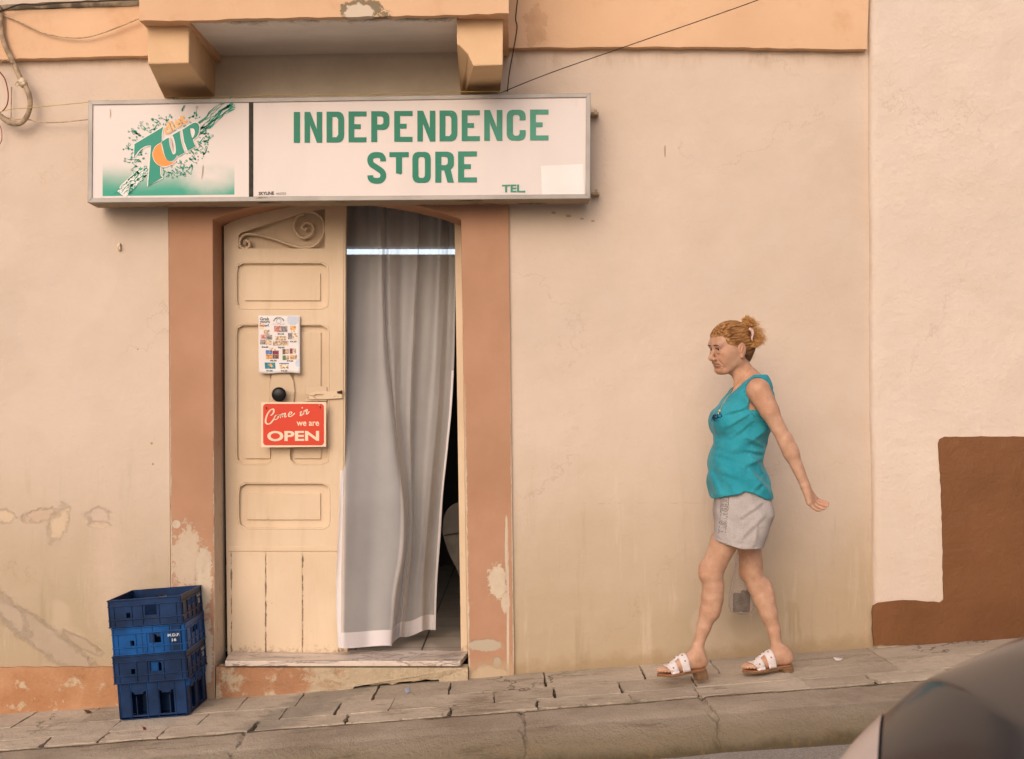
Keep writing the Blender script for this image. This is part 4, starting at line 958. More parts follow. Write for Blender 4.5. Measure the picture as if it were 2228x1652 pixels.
for x, y in ((218, 1114), (788, 1104)): m = MB(); m.tube([P(*z1(x - 3, y - 10), Yo - .003), P(*z1(x + 2, y), Yo - .005), P(*z1(x + 3, y + 12), Yo - .003)], .0022, 6); m.build('rivet', M_dtext, opn)
M_string = simple('twine', (.55, .43, .3), .9, .2, 80)
m = MB(); m.tube(spline([P(*z1(218, 1108), Yo), P(*z1(270, 1050), Yo + .006), P(*z1(320, 990), Yf - .03), P(*z1(375, 915), Yf - .03), P(*z1(440, 938), Yf - .03), P(*z1(540, 956), Yf - .03), P(*z1(650, 972), Yf - .022), P(*z1(715, 985), Yf - .018), P(*z1(745, 1030), Yf - .03), P(*z1(775, 1075), Yo), P(*z1(788, 1102), Yo)], 6), .0014, 6); m.build('string', M_string, opn, smooth=True)

# ================================================================== curtain
def sheer(name, col, alpha, tr=.5):
    t = NT(name); nt_ = t.t; t.put(t.b.inputs['Base Color'], t.mix(t.step(t.noise(5, 6, .65), .35, .75), col, tuple(v * .9 for v in col))); t.b.inputs['Roughness'].default_value = .8
    t.b.inputs['Specular IOR Level'].default_value = .2
    tl = t.n('ShaderNodeBsdfTranslucent'); tl.inputs[0].default_value = (*col, 1)
    mx = t.n('ShaderNodeMixShader'); mx.inputs[0].default_value = tr; nt_.links.new(t.b.outputs[0], mx.inputs[1]); nt_.links.new(tl.outputs[0], mx.inputs[2])
    tp = t.n('ShaderNodeBsdfTransparent'); m2 = t.n('ShaderNodeMixShader')
    # a thin weave is denser where it is seen edge-on
    lw = t.n('ShaderNodeLayerWeight'); lw.inputs[0].default_value = .35
    a = t.math('ADD', t.mul(lw.outputs['Facing'], .45), alpha, clamp=True)
    t.put(m2.inputs[0], a); nt_.links.new(tp.outputs[0], m2.inputs[1]); nt_.links.new(mx.outputs[0], m2.inputs[2]); nt_.links.new(m2.outputs[0], t.out.inputs[0]); return t.m
M_sheer = sheer('sheer_white', (.92, .90, .89), .41, .20); M_hem = sheer('sheer_hem', (.86, .82, .83), .85, .2)
Yc0 = .30
curt = empty('door_curtain', P(850, 1408, Yc0), 'sheer white net curtain hanging in folds in the open half of the doorway', 'curtain')
ys_k = [430, 550, 700, 800, 900, 1000, 1100, 1200, 1300, 1408]
#        columns left to right: x at each y, and depth offset
cx_tab = [
 ([742, 742, 742, 744, 743, 741, 738, 734, 731, 735], -.00),
 ([762, 764, 760, 758, 757, 756, 755, 753, 752, 752], -.05),
 ([800, 806, 806, 806, 808, 808, 806, 803, 800, 800], -.02),
 ([826, 830, 833, 838, 850, 860, 874, 874, 858, 850], -.07),
 ([838, 838, 838, 846, 858, 867, 872, 868, 853, 848], .03),
 ([848, 850, 852, 856, 860, 869, 878, 876, 862, 853], -.05),
 ([874, 874, 874, 872, 874, 880, 888, 884, 872, 862], .02),
 ([905, 906, 900, 896, 893, 893, 895, 893, 882, 872], -.04),
 ([914, 914, 908, 902, 897, 895, 897, 896, 888, 880], .03),
 ([945, 945, 940, 935, 928, 922, 918, 914, 905, 900], .0),
 ([962, 962, 958, 955, 950, 942, 935, 928, 920, 918], -.04),
 ([975, 976, 974, 970, 965, 958, 948, 938, 935, 934], .02),
 ([990, 992, 990, 988, 983, 974, 964, 958, 951, 948], -.02)]
def lerp_tab(v, col):
    y = 430 + (1408 - 430) * v
    for i in range(len(ys_k) - 1):
        if y <= ys_k[i + 1] + 1e-6:
            f = (y - ys_k[i]) / (ys_k[i + 1] - ys_k[i]); xs = cx_tab[col][0]; a = xs[max(i - 1, 0)]; b = xs[i]; c_ = xs[i + 1]; d = xs[min(i + 2, len(xs) - 1)]
            return .5 * (2 * b + (c_ - a) * f + (2 * a - 5 * b + 4 * c_ - d) * f * f + (3 * b - a - 3 * c_ + d) * f ** 3)
    return cx_tab[col][0][-1]
def curt_pt(u, v, dy=0):
    nc = len(cx_tab) - 1; s_ = u * nc; i = min(int(s_), nc - 1); f = s_ - i
    xs = [lerp_tab(v, min(max(i + k, 0), nc)) for k in (-1, 0, 1, 2)]; ds = [cx_tab[min(max(i + k, 0), nc)][1] for k in (-1, 0, 1, 2)]
    cr = lambda a, b, c_, d: .5 * (2 * b + (c_ - a) * f + (2 * a - 5 * b + 4 * c_ - d) * f * f + (3 * b - a - 3 * c_ + d) * f ** 3)
    x = cr(*xs); dd = cr(*ds)
    yb_ = 1408 if u < .30 else 1408 - 40 * ((u - .30) / .70) ** .8
    yb_ += 3 * math.sin(u * 20)
    y = 430 + (yb_ - 430) * v
    dep = dd * (.45 + .55 * v) - .06 * v * v * (1 - u * .5) + .004 * math.sin(u * 90 + v * 5) * (1 - .5 * v) + .012 * math.sin(v * 9 + u * 14) * v + .05 * max(0, v - .55) * math.sin(u * 6)
    return P(x, y, Yc0 + .06 - .23 * min(1, max(0, (v - .38) / .3)) ** 1.2 * max(0, 1 - u * 2.2) + dep + .38 * max(0, u - .28) * (.35 + .65 * v) - dy)
m = MB(); m.grid(curt_pt, 240, 90); m.build('fabric', M_sheer, curt, smooth=True)
m = MB(); m.grid(lambda u, v: curt_pt(u, v, .003), 240, 4, 0, 1, .965, 1.0); m.build('hem', M_hem, curt, smooth=True)
m = MB(); m.grid(lambda u, v: curt_pt(u, v, .003), 4, 80, 0, .055, .40, 1.0); m.build('hem', M_hem, curt, smooth=True)
m = MB(); m.grid(lambda u, v: curt_pt(u, v, .003), 4, 80, .972, 1.0, .40, 1.0); m.build('hem', M_hem, curt, smooth=True)

# fluorescent tube inside and dim shop things
t = NT('tube_glow'); t.b.inputs['Emission Color'].default_value = (.75, .88, 1, 1); t.b.inputs['Emission Strength'].default_value = 1.7; M_tube = t.fin((.8, .8, .8), .4)
lamp = empty('ceiling_light', P(860, 548, 2.0), 'lit fluorescent tube glowing behind the top of the net curtain', 'lamp')
m = MB(); a_, b_ = P(690, 548, 2.0), P(1040, 548, 2.0); m.tube([a_, b_], .017, 12); m.build('tube', M_tube, lamp, smooth=True)
m = MB(); m.box(a_.x - .04, b_.x + .04, 1.99, 2.05, a_.z + .03, a_.z + .08); m.box(a_.x - .04, a_.x, 1.98, 2.04, a_.z - .03, a_.z + .04); m.box(b_.x, b_.x + .04, 1.98, 2.04, a_.z - .03, a_.z + .04); m.build('fitting', simple('lamp_housing', (.3, .3, .3), .5), lamp)
cm = simple('lamp_cable', (.2, .2, .2), .6)
for x in (a_.x + .2, b_.x - .2): m = MB(); m.tube([(x, 2.02, a_.z + .07), (x, 2.02, 2.76)], .004, 6); m.build('suspension_cable', cm, lamp)
# shelf with stock, behind the right side of the doorway
shelf = empty('shelf_rack', (.02, 1.5, zf0), 'dim shelf rack with stock inside the shop right of the curtain', 'shelf')
M_shelf = simple('shelf_metal', (.10, .10, .10), .5)
for k in range(5):
    m = MB(); m.box(-.30, .45, 1.3, 1.7, zf0 + .15 + k * .38, zf0 + .17 + k * .38); m.build('shelf_board', M_shelf, shelf)
for x in (-.30, .43):
    m = MB(); m.box(x, x + .02, 1.68, 1.71, zf0, zf0 + 1.9); m.build('upright', M_shelf, shelf)
pc = [(.22, .20, .16), (.10, .12, .10), (.25, .22, .20), (.16, .10, .08), (.28, .27, .24)]
PKM = [simple('pack_%s' % n_, c_, .4, .5, 60) for n_, c_ in zip(('tan', 'green', 'rose', 'brown', 'pale'), pc)]
rr = random.Random(5)
for k in range(4):
    x = -.27
    while x < .36:
        w_ = rr.uniform(.06, .12); h_ = rr.uniform(.12, .26); m = MB(); zz = zf0 + .1705 + k * .38
        if rr.random() < .5: m.lathe((x + w_ / 2, 1.42, zz), (0, 0, 1), [(0, w_ * .42), (h_ * .7, w_ * .42), (h_ * .85, w_ * .2), (h_, w_ * .18)], 14); nm, lb, ct = 'bottle', 'dim bottle standing on a shop shelf behind the curtain', 'bottle'
        else: m.box(x, x + w_ * .9, 1.36, 1.5, zz, zz + h_); nm, lb, ct = 'packet', 'dim packet standing on a shop shelf behind the curtain', 'packet'
        tag(m.build(nm, rr.choice(PKM), bevel=.003), lb, ct, 'stock on the dim shelf'); x += w_ + .01
# rounded grey board leaning just inside the door
m = MB(); bp = [(963, 1160), (965, 1130), (974, 1108), (990, 1096), (1012, 1092), (1040, 1098), (1060, 1120), (1066, 1160), (1050, 1215), (1010, 1262), (992, 1235), (975, 1200)]
m.poly(s2(bp + [bp[0]], 4)[:-1], (), lambda x, y: P(x, y, .8), lambda x, y: P(x, y, .8) + Vector((0, .02, 0)))
brd = m.build('rounded_board', simple('grey_board', (.10, .09, .08), .6), bevel=.003); tag(brd, 'rounded grey board standing in the dark gap beside the curtain', 'board')
for n_ in (1,):
    m = MB(); m.tube([P(966, 1165, .792), P(1060, 1150, .792)], .004, 6); m.build('seam', M_dtext, brd)
    m = MB(); m.tube([P(1012, 1255, .81), (P(1012, 0, .81).x + .05, .81, zf0)], .012, 8); m.build('leg', M_shelf, brd)

# ================================================================== crates
M_navy = simple('navy_plastic', (.007, .027, .085), .42, .3, 9, bump=.1, spec=.4, dirt=.35, dirtcol=(.05, .06, .08))
M_blue = simple('bright_blue_plastic', (.004, .066, .23), .4, .25, 9, bump=.1, spec=.4, dirt=.3, dirtcol=(.02, .06, .12))
M_cprint = simple('crate_print', (.45, .50, .56), .6, .2, 90, bump=0)
CW, CD, CH = .332, .36, .29
def crate(idx, label, mat, prints, loc, rot, matrix):
    root = empty('bottle_crate', loc, label, 'crate', 'blue crates stacked beside the door')
    T = lambda v: matrix @ Vector(v)
    def part(name, mb, mt, bev=.0025):
        mb.v = [tuple(T(v)) for v in mb.v]; return mb.build(name, mt, root, bevel=bev)
    w2, d2 = CW / 2, CD / 2; th = .0035
    # four side walls with openings; the lower body is set in so that crates nest
    def wall(side):
        m = MB(); L = CW if side in (0, 2) else CD; hf = (d2 if side in (0, 2) else w2)
        tw = {0: lambda a, o, z: (a, -hf + o, z), 2: lambda a, o, z: (-a, hf - o, z), 1: lambda a, o, z: (hf - o, a, z), 3: lambda a, o, z: (-hf + o, -a, z)}[side]
        l2 = L / 2
        hand = [(-.055, .225), (.055, .225), (.055, .252), (-.055, .252)] if side in (1, 3) else [(.0, .212), (.052, .212), (.052, .256), (.0, .256)]
        smh = [(-.085, .205), (-.068, .205), (-.068, .228), (-.085, .228)]
        m.poly([(-l2, .165), (l2, .165), (l2, CH), (-l2, CH)], [hand] + ([smh] if side == 0 else []), lambda a, z: tw(a, 0.004, z), lambda a, z: tw(a, .004 + th, z))
        # flanges and stiffening ribs
        for z, pr in ((CH - .006, .0), (CH - .032, .001), (.196, .001), (.165, .0)):
            v = [tw(a, o, zz) for zz in (z, z + .005) for a, o in ((-l2, pr - .002), (l2, pr - .002), (l2, .006), (-l2, .006))]
            m.add(v, [(0, 1, 2, 3), (7, 6, 5, 4), (0, 4, 5, 1), (1, 5, 6, 2), (2, 6, 7, 3), (3, 7, 4, 0)])
        for a in ((-.14, -.06, -.012, .062, .14) if side in (0, 2) else (-.155, -.075, .0, .075, .155)):
            v = [tw(a + da, o, zz) for zz in (.165, CH - .03) for da, o in ((-.002, -.0005), (.002, -.0005), (.002, .006), (-.002, .006))]
            m.add(v, [(0, 1, 2, 3), (7, 6, 5, 4), (0, 4, 5, 1), (1, 5, 6, 2), (2, 6, 7, 3), (3, 7, 4, 0)])
        part('side_wall', m, mat, .0008)
        # lower body, columns and bottle windows, with tongues in the windows
        m = MB(); ins = .012; ll = l2 - ins
        n = 2; cw_ = .060 if side in (0, 2) else .066; gap = (2 * ll - 3 * cw_) / 2
        cut = []
        for k in range(n):
            a0 = -ll + cw_ + k * (cw_ + gap); cut.append([(a0, .018), (a0 + gap, .018), (a0 + gap, .125), (a0 + gap * .82, .118), (a0 + gap * .8, .112), (a0 + gap * .2, .112), (a0 + gap * .18, .118), (a0, .125)])
        m.poly([(-ll + .012, 0), (ll - .012, 0), (ll, .012), (ll, .178), (-ll, .178), (-ll, .012)], cut, lambda a, z: tw(a, ins, z), lambda a, z: tw(a, ins + th, z))
        for k in range(3):      # rounded columns
            a0 = -ll + k * (cw_ + gap)
            for a1 in (a0 + .004, a0 + cw_ - .008):
                v = [tw(a1 + da, o, zz) for zz in (.004, .165) for da, o in ((0, ins - .003), (.004, ins - .003), (.004, ins + .006), (0, ins + .006))]
                m.add(v, [(0, 1, 2, 3), (7, 6, 5, 4), (0, 4, 5, 1), (1, 5, 6, 2), (2, 6, 7, 3), (3, 7, 4, 0)])
        part('lower_wall', m, mat, .0008)
    for s_ in range(4): wall(s_)
    m = MB(); w3, d3 = w2 - .016, d2 - .016
    for k in range(7): a = -w3 + 2 * w3 * k / 6; m.box(a - .004, a + .004, -d3, d3, .004, .012)
    for k in range(7): a = -d3 + 2 * d3 * k / 6; m.box(-w3, w3, a - .004, a + .004, .005, .0115)
    part('base_grid', m, mat, 0)
    m = MB()
    for k in (1, 2, 3): a = -w3 + 2 * w3 * k / 4; m.box(a - .0015, a + .0015, -d3, d3, .012, .10)
    for k in (1, 2, 3): a = -d3 + 2 * d3 * k / 4; m.box(-w3, w3, a - .0015, a + .0015, .0125, .0995)
    part('divider', m, mat, 0)
    for (txt, side, a0, a1, z0, z1_) in prints:
        m = MB(); fn = (lambda a, z: (a, -d2 + .0005, z)) if side == 0 else (lambda a, z: (w2 - .0005, a, z))
        text_add(m, txt, [(a0, z1_), (a1, z1_), (a1, z0), (a0, z0)], fn, bold=.04); part('printed_mark', m, M_cprint, 0)
    return root
# the stack stands square to the wall on the sloping paving
base = P(335, 1560, -.36); bx = (P(262, 1560, -.35).x + P(412, 1560, -.35).x) / 2 + .003
by = -.20
lean = -R(4.4)
jit = [(0, 0, 0), (.004, .002, .6), (.0, -.004, -.5)]
lbls = ['dark blue plastic crate at the bottom of the stack on the pavement', 'brighter blue plastic crate marked M.D.P. 16 in the middle of the stack', 'dark blue plastic crate on top of the stack beside the door']
pr = [[("CCS", 1, .09, .15, .245, .262), ("25", 1, .105, .135, .215, .236)], [("M.D.P.", 0, .084, .140, .234, .247), ("16", 0, .101, .122, .212, .226)], [("CCS", 1, .09, .15, .245, .262), ("25", 1, .105, .135, .215, .236)]]
for k in range(3):
    M0 = Matrix.Translation((bx, by, ZB(bx) + .002)) @ Matrix.Rotation(lean, 4, 'Y') @ Matrix.Translation((jit[k][0], jit[k][1], .1265 * k)) @ Matrix.Rotation(R(jit[k][2]), 4, 'Z')
    crate(k, lbls[k], (M_navy, M_blue, M_navy)[k], pr[k], M0 @ Vector((0, 0, 0)), 0, M0)
# cyan plastic bottle lying in the top crate
Mt = M0
m = MB(); pA, pB = Mt @ Vector((-.02, -.05, .15)), Mt @ Vector((.12, .02, .17)); ax_ = (pB - pA)
m.lathe(pA, ax_, [(0, .02), (.01, .034), (.10, .034), (.12, .02), (.135, .013), (.15, .013)], 18); tag(m.build('plastic_bottle', simple('cyan_plastic', (.01, .30, .42), .3), smooth=True), 'cyan plastic bottle lying inside the top blue crate', 'bottle')

# ================================================================== cables, pipe, small fittings
M_cable = simple('beige_cable', (.50, .37, .23), .7, .25, 30); M_conduit = simple('painted_conduit', (.36, .27, .18), .7, .3, 25, dirt=.5)
M_dark = simple('dark_cable', (.06, .045, .035), .7); M_redc = simple('red_cable', (.22, .03, .03), .5); M_yel = simple('yellow_cord', (.50, .40, .14), .7)
zz2 = lambda x, y: (x / 4.13 * .8912, y / 4.13 * .8912)
def cable(name, pts, Y, r, mat, label, cat='cable', n=6, Ye=None, px=zz2, group=None):
    k = len(pts); sp = [P(*px(*p), Y + ((Ye - Y) * i / (k - 1) if Ye is not None else 0)) for i, p in enumerate(pts)]
    m = MB(); m.tube(spline(sp, n), r, 8); return tag(m.build(name, mat, smooth=True), label, cat, group)
cable('cable', [(-60, 130), (0, 145), (150, 200), (400, 318), (560, 362), (750, 383), (900, 372), (1100, 310), (1300, 230), (1400, 188)], -.055, .0035, M_cable, 'thin sagging beige cable over the orange band left of the balcony', Ye=-.08)
con = cable('conduit', [(-20, 60), (5, 180), (15, 330), (60, 480), (140, 640), (200, 780), (262, 880), (300, 990), (300, 1090), (262, 1190), (200, 1245), (110, 1240), (30, 1190), (-60, 1120)], -.07, .0125, M_conduit, 'thick painted conduit curving down the wall at the top left corner', 'pipe')
m = MB(); m.lathe(P(*zz2(232, 840), -.07), (P(*zz2(262, 880), 0) - P(*zz2(210, 800), 0)), [(-.022, .014), (-.02, .019), (0, .021), (.014, .018), (.018, .014)], 14); m.build('tape_joint', simple('white_tape', (.55, .45, .33), .8, .3, 60), con)
m = MB(); m.tube(spline([P(*zz2(*p), -.085) for p in ((215, 800), (160, 840), (165, 870), (215, 850), (260, 830))], 5), .002, 6); m.build('wire_tie', M_cable, con)
cable('cable', [(-30, 600), (0, 640), (30, 610), (70, 605), (130, 640)], -.085, .0026, M_cable, 'short pale cord looping onto the conduit')
cable('cable', [(-30, 690), (0, 730), (50, 800), (80, 920), (80, 1020), (60, 1080), (20, 1125), (-30, 1140)], -.05, .003, M_redc, 'dark red cable looping near the left edge')
cable('cable', [(-30, 1240), (0, 1270), (18, 1340), (15, 1420), (-20, 1480)], -.03, .0018, M_redc, 'thin red cable hanging low at the left edge')
cable('cord', [(-30, 1145), (100, 1105), (300, 1088), (600, 1060), (900, 1030), (1100, 1010)], -.06, .0018, M_yel, 'taut yellow cord running to the shop sign', 'cord', Ye=-.20)
cable('cable', [(-30, 1150), (100, 1195), (300, 1210), (420, 1235), (600, 1235), (800, 1215), (950, 1200)], -.05, .0028, M_cable, 'beige cable entering the left end of the sign low down', Ye=-.05)
cable('cable', [(116, 880), (114, 1000), (112, 1195)], -.03, .0022, M_conduit, 'short straight wire hanging beside the conduit')
cable('cable', [(-40, 120), (60, 95), (210, 45), (400, 50), (530, 35), (800, 20), (1100, 8), (1390, -6)], -.085, .004, M_dark, 'dark cable clipped along the ledge above the orange band')
m = MB()
tl = jag([P(0, 0, 0)[:0] or (P(-40, 0, -.05).x, P(0, 14, -.05).z), (P(325, 0, -.05).x, P(0, -6, -.05).z)], .003, .04, closed=False, seed=12)
bl_ = jag([(P(325, 0, -.05).x, P(0, 11, -.05).z), (P(-40, 0, -.05).x, P(0, 24, -.05).z)], .003, .04, closed=False, seed=13)
m.poly(tl + bl_, (), lambda x, z: (x, -.052, z), lambda x, z: (x, .003, z)); m.build('ledge', simple('mouldy_ledge', (.20, .16, .11), .9, .5, 14, dirt=.8), shop)
D1 = lambda x, y: (x, y)
cable('overhead_wire', [(1090, 202), (1200, 158), (1400, 88), (1650, 0), (1800, -60)], -.03, .0022, M_dark, 'thin dark overhead wire rising from the sign to the upper right', 'wire', px=D1, Ye=-.5)
cable('cable', [(1127, -10), (1122, 40), (1125, 60), (1117, 110), (1108, 160), (1104, 200)], -.055, .0025, M_dark, 'thin dark wire hanging down beside the right corbel', px=D1)
cable('cable', [(380, 214), (600, 208), (800, 205), (1000, 200), (1095, 200)], -.19, .0018, M_yel, 'thin cord lying along the top edge of the sign', px=D1)
# hook and rusty nail in the plaster
m = MB(); m.pxpoly([(255, 529), (261, 529), (262, 544), (256, 545)], -.018, .02); tag(m.build('wall_plug', simple('plug', (.62, .5, .36), .6, .3, 60, dirt=.4), bevel=.002), 'small pale plug sticking out of the cream wall left of the pilaster', 'wall plug')
# litter
def scrap(pts, col, label, z=.004):
    m = MB(); b = []
    for x, y in pts:
        zc_ = None
        d = 5.5
        for _ in range(8):
            X_ = (x - CX) / FPX * d; d = (CAMZ - ZB(X_) - z) * FPX / (y - HY)
        b.append((X_, d - D0, ZB(X_) + z))
    b[0] = (b[0][0], b[0][1], b[0][2] + .008)
    n = len(b); m.v = b + [(x, y, z_ - .0012) for x, y, z_ in b]; m.f = [tuple(range(n)), tuple(range(n, 2 * n))[::-1]] + [(i, n + i, n + (i + 1) % n, (i + 1) % n) for i in range(n)]
    return tag(m.build('litter', simple('litter_paper', col, .6, .1, 60)), label, 'litter')
scrap([(880, 1503), (890, 1494), (892, 1505), (884, 1508)], (.42, .47, .6), 'tiny folded bluish paper scrap on the pavement below the threshold')
scrap([(1813, 1434), (1822, 1431), (1834, 1433), (1829, 1437), (1818, 1437)], (.75, .7, .68), 'small white scrap on the pavement near the brown painted base')
scrap([(310, 1585), (317, 1583), (318, 1587), (312, 1588)], (.22, .03, .02), 'tiny dark red scrap on the pavement below the crates')
scrap([(182, 1548), (192, 1545), (200, 1549), (190, 1552)], (.10, .05, .03), 'dry brown leaf at the foot of the wall left of the crates')

# ================================================================== car in the foreground
car = empty('parked_car', (2.2, -3.75, ZB(2.2) - .14), 'blurred dark grey car with pale headlamp, nose entering at the lower right', 'car')
t = NT('grey_car_paint'); M_car = t.fin((.018, .021, .028), .32, .2); t.b.inputs['Coat Weight'].default_value = .45; t.b.inputs['Coat Roughness'].default_value = .10
M_carlamp = simple('lamp_lens', (.62, .53, .49), .2, .05, 4, bump=0, spec=.6); M_glass = simple('car_glass', (.02, .022, .025), .08, 0, 5, bump=0, spec=.6); M_tyre = simple('tyre', (.02, .02, .02), .8)
Yfar = -3.02; YN = -4.60
def cpt(px, py): p = P(px, py, Yfar); return (p.x, p.z)
# side profile of the far edge of the bonnet, then on over windscreen and roof
prof_t = [cpt(1700, 1860), cpt(1745, 1800), cpt(1800, 1720), cpt(1852, 1652), cpt(1890, 1606), cpt(1935, 1566), cpt(1985, 1528), cpt(2045, 1490), cpt(2120, 1445), cpt(2228, 1388), cpt(2360, 1330), cpt(2520, 1275)]
gz = lambda x: ZB(x) - .14
prof_t += [(2.15, prof_t[-1][1] + .07), (2.45, prof_t[-1][1] + .14), (2.75, prof_t[-1][1] + .30), (3.05, prof_t[-1][1] + .52), (3.5, prof_t[-1][1] + .60), (4.2, prof_t[-1][1] + .60), (4.75, prof_t[-1][1] + .45), (5.05, prof_t[-1][1] + .12), (5.15, prof_t[-1][1] - .3)]
pfl = spline([(a, 0, b) for a, b in prof_t], 6)
yc = (Yfar + YN) / 2; hw = (Yfar - YN) / 2
def carsurf(u, v):       # u along, v across the top from far sill to near sill
    f = u * (len(pfl) - 1); i = min(int(f), len(pfl) - 2); p = pfl[i].lerp(pfl[i + 1], f - i)
    x, zt2 = p.x, p.z; zb2 = gz(x) + .22
    cab = max(0, min(1, (zt2 - pfl[-1].z - .35) / .6)) if False else 0
    a = (v * 2 - 1); s_ = abs(a)
    th_ = s_ * math.pi / 2; y = hw * math.sin(th_) ** .62; ztt = zt2 + .05 + .075 * min(1, max(0, (x - .80) / .16)); z = zb2 + (max(ztt, zb2 + .02) - zb2) * max(0, math.cos(th_)) ** .30; dx = .03 * s_ * s_
    # nose rounded in plan
    nose = max(0, 1 - (x - pfl[0].x) / .5); dx += .16 * nose * (s_ ** 2.2) - .16 * nose
    return (x + dx - .02 * 0, yc + (y if a < 0 else -y), z)
ub = 0.275
m = MB(); m.grid(carsurf, 150, 60); body = m.build('body', M_car, car, smooth=True)
def u_at(X_, v):
    lo_, hi_ = .0, .6
    for _ in range(24):
        mid = (lo_ + hi_) / 2
        if carsurf(mid, v)[0] < X_: lo_ = mid
        else: hi_ = mid
    return lo_
def lampf(u, v):
    vv = .02 + .42 * v; y_ = carsurf(.2, vv)[1]; ue = u_at((1936 - 26 * v - CX) / FPX * (D0 + y_), vv); p = carsurf(ue * (.15 + .85 * u), vv); return (p[0] - .003, p[1], p[2] + .004)
m = MB(); m.grid(lampf, 24, 24); m.build('headlight', M_carlamp, car, smooth=True)
m = MB(); m.grid(lambda u, v: (lambda p: (p[0] - .006, p[1] - .004, p[2] + .004))(carsurf(u, v)), 24, 14, .0, .212, .80, 1.0); m.build('headlight', M_carlamp, car, smooth=True)
m = MB(); m.grid(lambda u, v: (lambda p: (p[0] - .004, p[1], p[2] + .006))(carsurf(u, v)), 24, 20, .655, .76, .22, .78); m.build('windscreen', M_glass, car, smooth=True)
for wx in (1.75, 4.25):
    for wy, s_ in ((Yfar - .03, 1), (YN + .03, -1)):
        m = MB(); m.lathe((wx, wy - s_ * .19, gz(wx) + .30), (0, s_, 0), [(0, .28), (.02, .30), (.16, .30), (.19, .27)], 28); wh = m.build('wheel', M_tyre, car, smooth=True)
        m = MB(); m.lathe((wx, wy - s_ * .01, gz(wx) + .30), (0, s_, 0), [(0, .19), (.012, .19), (.014, .05), (.02, .04)], 20); m.build('rim', simple('wheel_rim', (.3, .3, .3), .3, metal=.8), wh)
